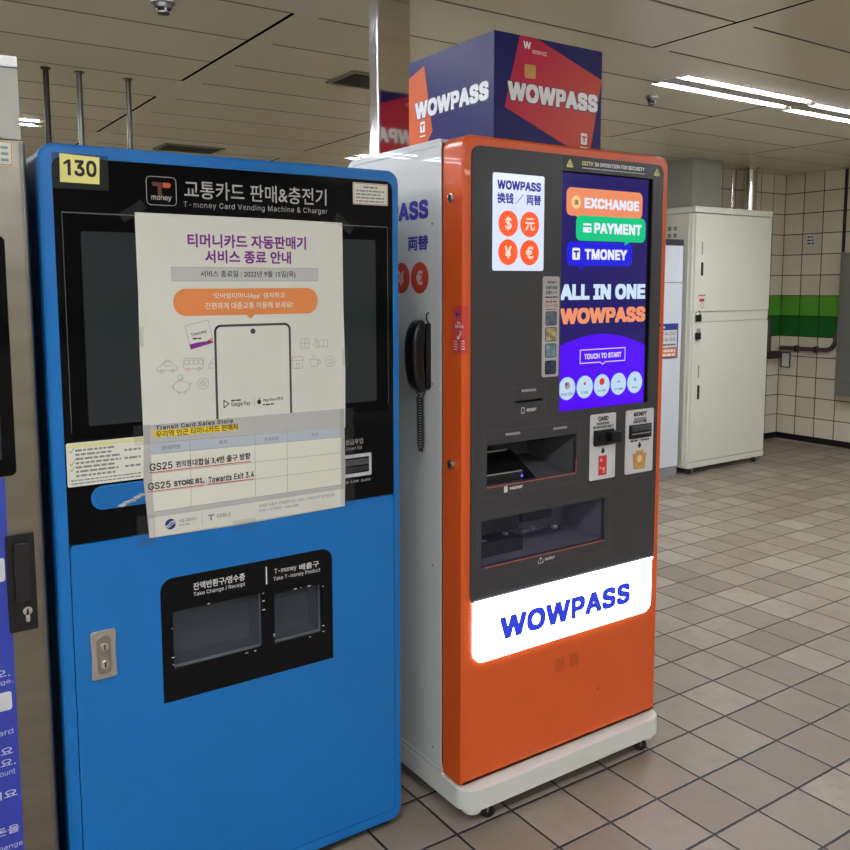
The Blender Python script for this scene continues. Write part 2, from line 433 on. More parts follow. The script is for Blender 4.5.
struct('baseboard_back', MB().box(XR, X1 - .012, YB - .012, YB, 0, .058, .003), M_base)
# dark joint strip running up the right wall beside the steel hose box
struct('trim_1', MB().box(X1 - .012, X1, 2.585, 2.612, .50, ZC, .003), mat('dark_trim', '#2b2925', .5))
# painted column behind the white cabinet
M_colm = mat('column_paint', '#a5a69c', .45, noise=.06, nscale=3)
struct('column', MB().box(4.62, 5.0, 2.9, YB, 0, ZC, .004), M_colm)
# mirror-polished pillar behind the orange kiosk, with its bright corner bar
M_mirror = mat('mirror_steel', '#d6d0c6', .09, metal=1)
pl = struct('pillar', MB().box(.190, .312, .70, .756, 0, ZC, .003), M_mirror)
bar = MB().rrect(UP(0), .181, .193, .699, .757, .005, 0, ZC).build('corner_bar', mat('bright_steel', '#d5d5d2', .18, metal=1), pl)
bar['label'] = 'bright polished steel corner bar of the pillar'

# ================================================================== CEILING FIXTURES
TUBE = 92.0
M_tube = mat('lit_tube', '#ffffff', .4, emit=TUBE, ecol='#f1f5ff')
M_spine = mat('lamp_spine', '#8f8a7c', .5)
M_housing = mat('lamp_housing', '#c9c6b8', .4)
def make_light(x, y, label, group):
    L = 1.13
    t = thing('ceiling_light', (x, y, ZC), label, 'ceiling light', group)
    hb = MB()
    for (a0, a1, b0, b1, c0, c1) in ((x - .03, x + L + .03, y - .106, y + .106, ZC + .050, ZC + .054), (x - .034, x - .03, y - .106, y + .106, ZC, ZC + .054), (x + L + .03, x + L + .034, y - .106, y + .106, ZC, ZC + .054),
                                     (x - .03, x + L + .03, y - .110, y - .106, ZC, ZC + .054), (x - .03, x + L + .03, y + .106, y + .110, ZC, ZC + .054)): hb.box(a0, a1, b0, b1, c0, c1)
    hb.build('housing', M_housing, t)
    MB().box(x - .028, x + L + .028, y - .052, y + .052, ZC, ZC + .05, .002).build('center_spine', M_spine, t)
    for s in (-1, 1):
        yy = y + s * .08
        MB().tube([(x + .02, yy, ZC + .018), (x + L - .02, yy, ZC + .018)], .021, 12).build('tube', M_tube, t)
        for xx in (x - .012, x + L - .02): MB().box(xx, xx + .032, yy - .018, yy + .018, ZC + .002, ZC + .05, .004).build('lamp_holder', M_housing, t)
    return t
lit = make_light(2.29, 1.235, 'lit twin-tube ceiling light above and right of the orange kiosk, nearer one', 'twin-tube ceiling lights')
for (x, y, lab) in ((3.51, 1.27, 'lit twin-tube ceiling light cut by the right edge of the photo'),
                    (-1.345, 4.16, 'lit twin-tube ceiling light showing beside the steel machine header'),
                    (2.2, 4.32, 'lit twin-tube ceiling light far back, just over the corner of the blue machine')):
    c = copy_tree(lit); c.location = (x, y, ZC); c['label'] = lab
OUT = 'lit twin-tube ceiling light out of view, beyond the frame or behind the viewer'
for y in (-4.6, -1.7, 1.2, 4.09):
    for x in (-3.9, -2.66, -1.4, 2.2, 3.47):
        if (y > 0 and x > 0) or (y > 3 and x == -1.4): continue
        c = copy_tree(lit); c.location = (x, y, ZC); c['label'] = OUT; c['group'] = 'ceiling lights beyond the frame'

def make_vent(x0, x1, y0, y1, label):
    t = thing('air_vent', ((x0 + x1) / 2, (y0 + y1) / 2, ZC), label, 'vent', 'square air vents in the ceiling')
    fr = DOWN(ZC)
    MB().holed(fr, rr(x0, x1, -y1, -y0, .004), [rr(x0 + .025, x1 - .025, -y1 + .025, -y0 - .025, .002)], .0, .010).build('frame', mat('vent_frame', '#8a8474', .4), t)
    MB().box(x0 + .02, x1 - .02, y0 + .02, y1 - .02, ZC - .003, ZC - .0005).build('backing', M_gap, t)
    g = MB(); n = 9
    for i in range(1, n):
        yy = y0 + .025 + (y1 - y0 - .05) * i / n; g.box(x0 + .02, x1 - .02, yy - .004, yy + .004, ZC - .012, ZC - .004)
        xx = x0 + .025 + (x1 - x0 - .05) * i / n; g.box(xx - .003, xx + .003, y0 + .02, y1 - .02, ZC - .011, ZC - .004)
    g.build('grille', mat('vent_grille', '#3e3b35', .4), t)
make_vent(.80, 1.12, 1.92, 2.20, 'square grilled air vent in the ceiling left of the steel pillar')
make_vent(.70, 1.16, 4.45, 4.75, 'dark air vent in the ceiling just above the blue machine')
def make_detector(x, y, r, label, dark):
    t = thing('smoke_detector', (x, y, ZC), label, 'detector')
    MB().disc(DOWN(ZC), x, -y, r, 0, .014, .004).build('base', mat('detector_white', '#7d786a', .5), t)
    MB().disc(DOWN(ZC), x, -y, r * .72, .014, .034, .01).build('head', mat('detector_dark', '#33302b', .5) if dark else MATS['detector_white'], t)
    g = MB()
    for k in range(4): a = k * PI / 2; g.box(x + r * .55 * math.cos(a) - .004, x + r * .55 * math.cos(a) + .004, y + r * .55 * math.sin(a) - .004, y + r * .55 * math.sin(a) + .004, ZC - .046, ZC - .030)
    g.disc(DOWN(ZC), x, -y, r * .5, .042, .050, .003); g.build('cage', MATS.get('detector_dark') or mat('detector_dark', '#33302b', .5), t)
make_detector(-.303, 1.41, .045, 'round ceiling detector cut by the top edge of the photo', True)
make_detector(2.502, 1.531, .034, 'small ceiling detector below the long tube lights', True)

# hanging rods and the steel pipe
def rod(x, y, z0, r, label, m, name='hanging_rod', cat='rod', group=None):
    o = MB().tube([(x, y, z0), (x, y, ZC)], r, 12).disc(DOWN(ZC), x, -y, r * 1.7, 0, .006).build(name, m, loc=(x, y, z0)); tag(o, label, cat, group); return o
M_rod = mat('rod_steel', '#6f6d66', .32, metal=1)
M_rodd = mat('rod_dark', '#38352f', .4, metal=.6)
rod(-.468, 2.664, 0, .014, 'dark metal floor-to-ceiling pole nearest the steel machine header', M_rodd, 'metal_pole', 'pole')
rod(-.315, 2.659, 0, .014, 'grey metal floor-to-ceiling pole, middle one of three behind blue machine', M_rod, 'metal_pole', 'pole')
rod(-.073, 2.675, 0, .014, 'grey metal floor-to-ceiling pole, right one of three behind blue machine', M_rod, 'metal_pole', 'pole')
rod(5.63, 3.06, 0, .058, 'shiny steel riser pipe in the corner behind the white cabinet', mat('pipe_steel', '#c9c6be', .16, metal=1), 'riser_pipe', 'pipe')
rod(5.43, 3.10, 0, .012, 'thin steel pipe left of the shiny riser pipe', MATS['pipe_steel'], 'thin_pipe', 'pipe')

# ================================================================== RIGHT WALL FITTINGS
LW = LEFT(X1)
t = thing('wall_sign', (X1, 2.92, 1.87), 'small white paper sign with three printed lines on the beige tiles', 'sign')
MB().rrect(LW, -2.965, -2.875, 1.875, 1.985, .003, 0, .003).build('panel', M_paper, t)
lettering('print', M_ink, t, lambda g: [g.bars(LW, -2.955, -2.885, 1.955 - .03 * k, .016, .0035) for k in range(3)])
t = thing('wall_outlet', (X1, 3.12, .70), 'white wall outlet below the grey conduit pipe', 'outlet')
MB().rrect(LW, -3.172, -3.076, .705, .855, .006, 0, .018, .003).build('back_box', mat('outlet_dark', '#2a2724', .5), t)
MB().rrect(LW, -3.150, -3.080, .715, .845, .006, .018, .03, .004).build('cover', M_paper, t)
cp = [(X1 - .03, 3.17, .90), (X1 - .03, 2.72, .90)] + [(X1 - .03, 2.72 - .10 * math.sin(a), 1.0 - .10 * math.cos(a)) for a in [i * PI / 16 for i in range(1, 9)]] + [(X1 - .03, 2.62, 1.06)]
o = MB().tube(cp, .02, 12).build('conduit_pipe', mat('conduit_grey', '#5d564c', .35, metal=.5), loc=(X1, 2.95, .855)); tag(o, 'grey conduit pipe curving up along the beige tile wall', 'pipe')
for yy in (3.0, 2.805): MB().box(X1 - .052, X1, yy - .012, yy + .012, .87, .93, .004).build('clamp', MATS['outlet_dark'], o)
o = MB().tube([(6.16, YB - .04, .86), (6.16, YB - .04, 1.19)], .022, 10).build('corner_pipe', MATS['conduit_grey'], loc=(6.16, YB, .84)); tag(o, 'short grey pipe by the right edge of the white cabinet', 'pipe')
MB().box(6.11, 6.33, YB - .07, YB, .80, .87, .006).build('junction_box', MATS['outlet_dark'], o)
t = thing('hose_box', (X1, 2.1, .45), 'grey steel wall box cut by the right edge of the photo', 'box')
MB().box(X1 - .16, X1 - .002, 1.70, 2.535, .58, 1.80, .01).build('case', mat('box_steel', '#a9a8a4', .3, metal=.7, noise=.05, nscale=3), t)
MB().rrect(LEFT(X1 - .16), -2.49, -1.75, .63, 1.75, .01, 0, .012, .004).build('door', MATS['box_steel'], t)
MB().box(X1 - .19, X1 - .17, 1.85, 1.87, 1.0, 1.2, .004).build('handle', M_chrome, t)
# lens-shaped lower lip
MB().prism(Fr((0, 1.70, 0), (1, 0, 0), (0, 0, 1)), [(X1 - .002, .50), (X1 - .002, .58), (X1 - .16, .58), (X1 - .16, .50)], -.83, 0).build('lower_flange', MATS['box_steel'], t)

# ================================================================== WHITE CABINET
cx0, cx1, cy0, cy1 = 4.232, 5.225, 2.561, 2.86
cab = thing('storage_cabinet', ((cx0 + cx1) / 2, 2.71, 0), 'tall off-white two-door metal cabinet on casters by the tiled wall', 'cabinet')
fr = FRONT(cy0)
MB().box(cx0, cx1, cy0 + .016, cy1, .055, 2.07, .004).build('body', M_cab, cab)
MB().box(cx0 - .004, cx1 + .004, cy0 - .006, cy1 + .004, 2.074, 2.122, .006).build('top_cap', M_cab, cab)
MB().box(cx0 - .004, cx1 + .004, cy0 - .002, cy1, .05, .098, .005).build('base_rail', M_cab, cab)
MB().box(cx0, cx1, cy0 + .004, cy0 + .02, 1.225, 1.300, .003).build('middle_rail', M_cab, cab)
for (z0, z1, h0, h1) in ((1.305, 2.068, 1.585, 1.69), (.103, 1.22, .605, .72)):
    dr = MB().rrect(fr, cx0 + .012, cx1 - .004, z0, z1, .002, -.016, .004, .002).build('door', M_cab, cab)
    MB().rrect(fr, cx0 + .085, cx0 + .107, h0, h1, .008, .004, .010, .002).build('handle', M_plastic, dr)
    MB().rrect(fr, cx0 + .088, cx0 + .098, h1 + .06, h1 + .16, .004, .004, .007, .001).build('keyhole', M_greyplastic, dr)
st = MB().rrect(fr, cx0 + .055, cx0 + .165, 1.325, 1.45, .004, .004, .0048).build('sticker', M_paper, cab)
st['label'] = 'white sticker with red print'
lettering('sticker_print', M_red, st, lambda g: [g.bars(fr, cx0 + .065, cx0 + .155, 1.425, .015, .005), g.bars(fr, cx0 + .075, cx0 + .15, 1.382, .03, .005), g.line(fr, ell(cx0 + .11, 1.35, .018, .018, 16), .005, .005, True)])
# side panel pressed vents
sd = LEFT(cx0)
g = MB()
for yy in (2.80, 2.745):
    for zz in (1.905, 1.96): g.rrect(sd, -yy - .016, -yy + .016, zz - .016, zz + .016, .003, 0, .002)
g.build('side_vents', M_greyplastic, cab)
MB().box(cx0 - .006, cx0, cy0 + .05, cy0 + .066, .06, 2.07).build('side_flange', M_cab, cab)
def caster(root, x, y, r, name='caster', zt=.05, ang=.4):
    c = MB().disc(UP(0), x, y, r * .9, zt - .008, zt).box(x - .012, x + .012, y - r, y + r * .6, r * .8, zt - .004, .003).build(name, M_greyplastic, root)
    dx, dy = math.cos(ang), math.sin(ang)
    for s in (-1, 1):
        q = Vector((x + s * .013 * dx, y + s * .013 * dy, r))
        f = Fr(q, (-dy, dx, 0), (0, 0, 1)); MB().disc(f, 0, 0, r, -.008, .008, .002, 20).build('wheel', M_rubber, c)
    return c
for x in (cx0 + .06, cx1 - .08):
    for y in (cy0 + .03, cy1 - .05): caster(cab, x, y, .022)
for k, (z, lab) in enumerate(((1.262, 'black padlock on the white cabinet, upper of the two'), (1.12, 'black padlock on the white cabinet, lower of the two'))):
    t = thing('padlock', (cx0 + .06, cy0 - .012, z), lab, 'padlock')
    MB().rrect(fr, cx0 + .035, cx0 + .085, z - .035, z + .02, .006, .006, .026, .004).build('body', M_plastic, t)
    MB().tube([fr.p(cx0 + .06 + .017 * math.cos(a), z + .02 + .03 * math.sin(a), .016) for a in [i * PI / 10 for i in range(11)]], .0045, 8).build('shackle', M_chrome, t)

# ================================================================== WHITE KIOSK BESIDE THE CABINET
kx0, kx1, ky = 3.56, 4.186, 2.627
t = thing('white_kiosk', ((kx0 + kx1) / 2, 2.8, 0), 'white panelled machine with dark top band behind the orange kiosk', 'machine')
kf = FRONT(ky)
MB().box(kx0, kx1, ky + .01, 3.05, .0, 1.86, .004).build('body', mat('kiosk_grey', '#a7a8a5', .4), t)
MB().rrect(kf, kx0, kx1, 1.820, 1.865, .003, -.01, .004, .002).build('top_band', mat('kiosk_dark', '#37383c', .4), t)
M_kpanel = mat('kiosk_white', '#d7dde6', .3)
MB().rrect(kf, kx0, kx1, 1.535, 1.817, .003, -.01, .002, .002).build('upper_panel', M_kpanel, t)
MB().rrect(kf, kx0, kx1, .076, 1.530, .003, -.01, .002, .002).build('lower_panel', M_kpanel, t)
MB().box(kx0 + .01, kx1 - .005, ky, ky + .02, 0, .07).build('kick_plate', M_greyplastic, t)
o = MB().rrect(kf, 3.66, 4.142, .945, 1.215, .004, .002, .010, .002).build('hours_sign', mat('sign_blue', '#2b3f8e', .4), t)
lettering('white_field', M_plate, o, lambda g: g.flat(kf, rr(3.675, 4.128, 1.03, 1.165, .002), .0104))
lettering('orange_field', M_orangeprint, o, lambda g: g.flat(kf, rr(3.675, 4.128, .955, 1.025, .002), .0104))
lettering('hours_lettering', M_ink, o, lambda g: [g.text(kf, '05:30 - 24:00', 3.70, 4.11, 1.125, 1.152, .0108), g.text(kf, '05:30 - 24:00', 3.70, 4.11, 1.08, 1.107, .0108), g.bars(kf, 3.74, 4.11, 1.045, .014, .0108)])
lettering('header_lettering', M_white, o, lambda g: [g.bars(kf, 3.70, 4.0, 1.18, .018, .0104), g.bars(kf, 3.70, 4.11, .995, .022, .0108), g.bars(kf, 3.70, 4.11, .964, .02, .0108)])

# ================================================================== BLUE CARD MACHINE
BY = .0895
bx0, bx1 = -1.016, -.138
F = FRONT(BY)
BL = .957                        # lower edge of the black upper panel
blue = thing('card_machine', ((bx0 + bx1) / 2, .42, 0), 'blue card vending machine with black upper panel and yellow 130 label', 'vending machine')
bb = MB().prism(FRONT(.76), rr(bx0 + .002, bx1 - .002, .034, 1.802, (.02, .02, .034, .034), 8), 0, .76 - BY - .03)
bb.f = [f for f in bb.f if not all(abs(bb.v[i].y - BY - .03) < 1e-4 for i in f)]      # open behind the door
bb.build('body', mat('shaded_blue_cabinet', '#0c3a6c', .4), blue)  # shade of the gap beside the steel machine put into a darker blue
MB().box(bx0 + .02, bx1 - .02, BY + .04, .74, 0, .03).build('kick_base', M_gap, blue)
MB().box(bx0 + .30, bx1 + .002, BY + .07, .755, 1.801, 1.809, .003).build('top_cover', M_blue, blue)
MB().holed(F, rr(bx0 + .004, bx1 - .004, .036, 1.800, .03, 8), [rr(-.990, -.158, .062, 1.777, (.012, .012, .022, .022))], -.03, .0).build('front_frame', M_blue, blue)
rim = MB(); o_, i_ = rr(bx0, bx1, .032, 1.804, .034, 8), rr(bx0 + .006, bx1 - .006, .038, 1.798, .03, 8)
rim.add([F.p(a, b_, -.032) for a, b_ in o_] + [F.p(a, b_, -.005) for a, b_ in o_] + [F.p(a, b_, .0005) for a, b_ in i_],
        [(k * 36 + i, k * 36 + (i + 1) % 36, (k + 1) * 36 + (i + 1) % 36, (k + 1) * 36 + i) for k in range(2) for i in range(36)])
rim.build('frame_edge', M_blue, blue)
# lower door with an opening for the tray unit
door = MB().holed(F, rr(-.988, -.160, .064, BL - .002, .010), [rr(-.790, -.356, .556, .838, .02)], -.04, .0005).build('lower_door', M_blue, blue)
# black upper panel
pan = MB().rrect(F, -.9895, -.1585, BL, 1.7765, (.001, .001, .022, .022), -.03, -.0005, .001).build('display_panel', M_black, blue)
bez = MB().holed(F, rr(-.974, -.175, 1.185, 1.662, .004), [rr(-.938, -.211, 1.212, 1.626, .004)], -.0006, .0006).build('screen_bezel', mat('bezel_black', '#08080a', .12, spec=.08), pan)
scr = MB().rrect(F, -.938, -.211, 1.212, 1.626, .003, -.0006, .0001).build('screen', M_screen_off, pan)
ln = MB().line(F, [(-.974, 1.664), (-.175, 1.660)], .0022, .0008).line(F, [(-.974, 1.664), (-.974, 1.20)], .0012, .0008).line(F, [(-.175, 1.66), (-.175, 1.20)], .0012, .0008).build('bezel_line', M_line, pan, smooth=None)
lettering('title_lettering', M_silverink, pan, lambda g: [g.text(F, '교통카드 판매&충전기', -.711, -.352, 1.706, 1.746, .0006, 'cjk', .008), g.text(F, 'T-money Card Vending Machine & Charger', -.714, -.350, 1.683, 1.699, .0006, 'sans', .0, 1.1)])
lg = MB().line(F, rr(-.796, -.730, 1.688, 1.749, .009), .0016, .0007, True).build('logo_frame', M_silverink, pan, smooth=None)
lettering('logo_lettering', M_silverink, lg, lambda g: g.text(F, 'money', -.786, -.741, 1.696, 1.708, .0008, 'sans', .012))
def tmark(g, fr, a, b_, s, h, leaf=False):      # a T; on the logo its right arm is a separate leaf
    r_ = .1 if leaf else .5
    g.flat(fr, [(a - .5 * s, b_ + .42 * s), (a - .46 * s, b_ + .18 * s), (a - .16 * s, b_ + .18 * s), (a - .12 * s, b_ - .5 * s), (a + .12 * s, b_ - .5 * s)] + ([(a + .1 * s, b_ + .42 * s)] if leaf else [(a + .14 * s, b_ + .18 * s), (a + .46 * s, b_ + .18 * s), (a + .5 * s, b_ + .42 * s)]), h)
lettering('logo_mark', mat('dull_red', '#5a2a24', .5), lg, lambda g: tmark(g, F, -.766, 1.722, .036, .0008, True))
lettering('logo_leaf', mat('dull_orange', '#c8542c', .5), lg, lambda g: g.flat(F, rr(-.760, -.742, 1.726, 1.737, (.001, .005, .005, .001)), .0009))
nl = MB().prism(F, [(-.9735, 1.7835), (-.9745, 1.7255), (-.8955, 1.7250), (-.8935, 1.7805)], 0, .0012).build('number_label', M_yellow, blue); nl['label'] = 'yellow label reading 130'
# vertices above run clockwise, the face is double-sided paper
lettering('number_lettering', M_ink, nl, lambda g: [g.flat(F, [(-.9525, 1.7395), (-.9525, 1.772), (-.9575, 1.772), (-.9665, 1.7655), (-.9665, 1.7605), (-.9590, 1.7645), (-.9590, 1.7395)], .0016), g.text(F, '30', -.9455, -.9005, 1.739, 1.7725, .0016, 'sans', .022)])
MB().rrect(F, -.989, -.876, 1.712, 1.785, .002, -.0004, .0004).build('tape_backing', mat('dark_tape', '#2c2d30', .25, alpha=.5), nl)
ns = MB().rrect(F, -.276, -.173, 1.714, 1.768, .001, -.0004, .001).build('notice_sticker', M_cream, blue); ns['label'] = 'small cream sticker at the top right corner'
lettering('sticker_edge', mat('tan_ink', '#b58a5a', .6), ns, lambda g: g.line(F, [(-.274, 1.716), (-.175, 1.716), (-.175, 1.766), (-.274, 1.766)], .0018, .0013, True))
lettering('sticker_print', M_greyink, ns, lambda g: [g.bars(F, -.245, -.205, 1.755, .006, .0013)] + [g.bars(F, -.268, -.181, 1.746 - .0085 * k, .005, .0013, random.uniform(.85, 1)) for k in range(4)])
# guidance sticker at the left, perforated speaker, bill slot
ys = MB().rrect(F, -.987, -.815, 1.084, 1.179, .004, 0, .0012).build('guide_sticker', M_cream, blue); ys['label'] = 'cream guidance sticker with three ticked paragraphs'
lettering('sticker_print', M_greyink, ys, lambda g: [g.bars(F, -.969, -.872, 1.160 - .0092 * k, .0055, .0016, random.uniform(.75, 1)) for k in range(7)] + [g.bars(F, -.865, -.83, 1.15 - .018 * k, .006, .0016) for k in range(3)] + [g.bars(F, -.98, -.83, 1.096 - .007 * k, .0036, .0016) for k in range(2)])
lettering('tick_marks', mat('olive_ink', '#8f8f3c', .6), ys, lambda g: [g.line(F, [(-.981, z), (-.978, z - .004), (-.971, z + .006)], .0014, .0016) for z in (1.162, 1.134, 1.122)])
lettering('sticker_header', mat('pale_yellow', '#dcdc9a', .7), ys, lambda g: g.flat(F, rr(-.983, -.82, 1.168, 1.176, .002), .0015))
sp = MB().rrect(F, -.940, -.78, 1.026, 1.079, .026, 0, .0014, .0006, 10).build('speaker_grille', M_blue, blue)
g = MB()
for i in range(30):
    for j in range(9):
        a, b_ = -.930 + .0048 * i + (j % 2) * .0024, 1.031 + .0052 * j
        if a < -.80 and not (a < -.925 and (j < 2 or j > 6)): g.flat(F, ell(a, b_, .0014, None, 6), .0016)
g.build('grille_holes', mat('hole_navy', '#06325e', .6), sp, smooth=None)
sl = MB().holed(F, rr(-.345, -.229, 1.018, 1.077, .004), [rr(-.338, -.236, 1.027, 1.068, .002)], 0, .0014).build('bill_slot', mat('slot_silver', '#c3c5c8', .35), blue)
MB().box(-.338, -.236, BY - .0012, BY, 1.048, 1.064, .0003).build('slot_lip', mat('slot_grey', '#45474a', .4), sl)
MB().box(-.336, -.238, BY - .0009, BY, 1.030, 1.044).build('slot_mouth', M_gap, sl)
lettering('slot_lettering', M_silverink, sl, lambda g: [g.text(F, '현금투입', -.306, -.254, 1.103, 1.117, .0008, 'cjk', .008), g.text(F, 'Insert Bill', -.304, -.257, 1.089, 1.098, .0008, 'sans', .0), g.text(F, '1,000  5,000  10,000', -.322, -.232, 1.002, 1.009, .0008, 'sans', .01)])
# change and card tray
TR = .0012
tray = MB().holed(F, rr(-.797, -.350, .548, .843, (.001, .001, .03, .03)), [rr(-.770, -.545, .622, .762, .006), rr(-.514, -.380, .622, .752, .006)], -.012, TR).build('tray_panel', mat('tray_black', '#0a0a0d', .35, spec=.2), blue)
for (a0, a1, z0, z1) in ((-.770, -.545, .622, .762), (-.514, -.380, .622, .752)):
    MB().box(a0 - .01, a1 + .01, BY + .09, BY + .10, z0 - .01, z1 + .01).box(a0 - .01, a1 + .01, BY + .012, BY + .10, z0 - .012, z0 - .002).box(a0 - .012, a0 - .002, BY + .012, BY + .1, z0, z1).box(a1 + .002, a1 + .012, BY + .012, BY + .1, z0, z1).box(a0 - .01, a1 + .01, BY + .012, BY + .1, z1 + .002, z1 + .012).build('tray_recess', mat('tray_grey', '#8d9398', .5), tray)
    MB().prism(F, rr(a0 + .004, a1 - .004, z0 + .006, z1 - .004, .006), -.020, -.015).build('flap', mat('smoked_plastic', '#3a4450', .12, alpha=.42), tray)
    g = MB()
    for k in range(9):
        e = random.random(); a = a0 + (a1 - a0) * random.random()
        a, b_ = random.choice([(a, z0 - .002), (a, z1 + .002), (a0 - .002, z0 + (z1 - z0) * e), (a1 + .002, z0 + (z1 - z0) * e)])
        w = random.uniform(.001, .005); q = .0022
        g.flat(F, rr(a - w, a + w, b_ - q / 2, b_ + q / 2, .0008, 2), TR + .0003)
    g.build('chipped_paint', M_white, tray, smooth=None)
lettering('tray_lettering', M_white, tray, lambda g: [g.text(F, '잔액반환구/영수증', -.719, -.590, .8035, .8215, TR + .0004, 'cjk', .012), g.text(F, 'Take Change / Receipt', -.719, -.590, .787, .799, TR + .0004, 'sans', .0),
    g.text(F, 'T-money', -.512, -.452, .801, .816, TR + .0004, 'sans', .004), g.text(F, '배출구', -.444, -.388, .7995, .8155, TR + .0004, 'cjk', .012), g.text(F, 'Take T-money Product', -.515, -.385, .784, .796, TR + .0004, 'sans', .0), g.flat(F, rr(-.535, -.532, .782, .826, 0), TR + .0004)])
# chrome lock
lk = MB().prism(F, [(-.957, .650), (-.952, .646), (-.906, .646), (-.900, .650), (-.902, .70), (-.900, .753), (-.905, .758), (-.952, .758), (-.957, .753), (-.955, .70)], 0, .008, .003).build('lock_plate', M_chrome, blue)
MB().rrect(F, -.944, -.913, .658, .746, .014, .008, .011, .002, 8).build('lock_boss', mat('satin_chrome', '#b9b6ae', .28, metal=1), lk)
for z in (.721, .681):
    MB().disc(F, -.928, z, .0095, .011, .016, .002).build('key_cylinder', M_chrome, lk)
    MB().rrect(F, -.9295, -.9265, z - .006, z + .006, .001, .016, .0165).build('keyway', M_gap, lk)

# ---- taped notices on the blue machine (paper: things of their own)
PH = .0022
ps = MB().prism(F, [(-.822, 1.150), (-.307, 1.150), (-.305, 1.30), (-.3085, 1.45), (-.309, 1.666), (-.50, 1.6685), (-.824, 1.670), (-.8225, 1.5), (-.824, 1.35)], .0015, PH).build('notice_poster', M_paper, None, loc=(-.565, BY, 1.15))
tag(ps, 'white paper notice with purple Korean heading and drawn phone, taped to blue machine', 'poster')
h = PH + .0003
lettering('heading_lettering', M_purple, ps, lambda g: [g.text(F, '티머니카드 자동판매기', -.708, -.411, 1.5975, 1.6285, h, 'cjk', .028), g.text(F, '서비스 종료 안내', -.668, -.452, 1.5625, 1.5925, h, 'cjk', .028)])
lettering('date_bar', M_barfill, ps, lambda g: g.flat(F, rr(-.747, -.380, 1.522, 1.553, 0), h))
lettering('date_bar_rule', M_softink, ps, lambda g: g.line(F, rr(-.747, -.380, 1.522, 1.553, 0), .001, h + .0001, True))
lettering('date_lettering', M_ink, ps, lambda g: g.text(F, '서비스 종료일 : 2022년 9월 15일(목)', -.680, -.441, 1.5285, 1.546, h + .0003, 'cjk', .01))
lettering('speech_bubble', M_orangeprint, ps, lambda g: [g.flat(F, rr(-.745, -.381, 1.443, 1.505, .030, 12), h), g.flat(F, [(-.571, 1.4435), (-.560, 1.433), (-.549, 1.4435)], h)])
lettering('bubble_lettering', M_cream, ps, lambda g: [g.text(F, '‘모바일티머니App’ 설치하고', -.653, -.470, 1.4795, 1.495, h + .0003, 'cjk', .008), g.text(F, '간편하게 대중교통 이용해 보세요!', -.671, -.450, 1.4575, 1.473, h + .0003, 'cjk', .008)])
lettering('drawn_phone', mat('drawn_grey', '#3d4143', .6), ps, lambda g: [g.line(F, [(-.649, 1.19)] + [p for p in reversed(rr(-.649, -.459, 1.0, 1.419, (.0, .0, .014, .014)))][0:14] + [(-.459, 1.19)], .0055, h), g.flat(F, ell(-.555, 1.404, .0065, None, 20), h)])
def card_draw(g):
    g.line(F, [(-.708, 1.3675), (-.654, 1.381), (-.665, 1.4335), (-.720, 1.421)], .0011, h, True)
lettering('drawn_card', M_softink, ps, card_draw)
lettering('card_stripe', M_purple, ps, lambda g: g.flat(F, [(-.708, 1.3675), (-.654, 1.381), (-.658, 1.3915), (-.670, 1.3845), (-.690, 1.383), (-.711, 1.379)], h + .0001))
lettering('card_corner', M_orangeprint, ps, lambda g: g.flat(F, [(-.664, 1.3875), (-.6545, 1.381), (-.6565, 1.3945)], h + .0002))
lettering('card_lettering', M_ink, ps, lambda g: [g.text(Fr((0, BY, 0), (.975, 0, .22), (-.22, 0, .975)), 'Tmoney', (-.707 * .975 + 1.399 * .22), (-.707 * .975 + 1.399 * .22) + .038, 1.399 * .975 + .707 * .22 - .003, 1.399 * .975 + .707 * .22 + .006, h + .0002, 'sans', .01), g.bars(F, -.703, -.682, 1.390, .004, h + .0002)])
def icon(name, fill):
    lettering(name, M_softink, ps, lambda g: fill(lambda pts, cl=False: g.line(F, pts, .0011, h, cl)))
def drawn_taxi(L):
    L([(-.787, 1.322), (-.787, 1.330), (-.778, 1.333), (-.771, 1.342), (-.755, 1.342), (-.748, 1.333), (-.741, 1.330), (-.741, 1.322)], True); L([(-.771, 1.342), (-.769, 1.333), (-.755, 1.333)]); L(ell(-.777, 1.321, .004, None, 10), True); L(ell(-.751, 1.321, .004, None, 10), True); L([(-.767, 1.342), (-.767, 1.346), (-.758, 1.346), (-.758, 1.342)])
icon('drawn_taxi', drawn_taxi)
def drawn_bus(L):
    L(rr(-.726, -.679, 1.323, 1.347, .004, 3), True)
    for k in range(4): L(rr(-.723 + .0112 * k, -.715 + .0112 * k, 1.333, 1.343, .001, 2), True)
icon('drawn_bus', drawn_bus)
def drawn_train(L):
    L([(-.667, 1.322), (-.650, 1.322)]); L([(-.667, 1.322), (-.664, 1.333), (-.655, 1.345), (-.650, 1.346)]); L([(-.663, 1.333), (-.650, 1.333)])
icon('drawn_train', drawn_train)
def drawn_piggy_bank(L):
    L(ell(-.732, 1.284, .019, .013, 20), True); L([(-.750, 1.29), (-.755, 1.285), (-.751, 1.28)]); L([(-.713, 1.287), (-.707, 1.292)]); L([(-.740, 1.272), (-.740, 1.267), (-.735, 1.271)]); L([(-.726, 1.272), (-.724, 1.267), (-.721, 1.273)]); L(ell(-.734, 1.305, .006, None, 12), True); L([(-.742, 1.298), (-.735, 1.301), (-.728, 1.298)])
icon('drawn_piggy_bank', drawn_piggy_bank)
def drawn_coin(L):
    L(ell(-.681, 1.288, .0125, None, 22), True); L([(-.681 + (.0075 if k % 2 == 0 else .0035) * math.sin(k * PI / 5), 1.288 + (.0075 if k % 2 == 0 else .0035) * math.cos(k * PI / 5)) for k in range(10)], True)
icon('drawn_coin', drawn_coin)
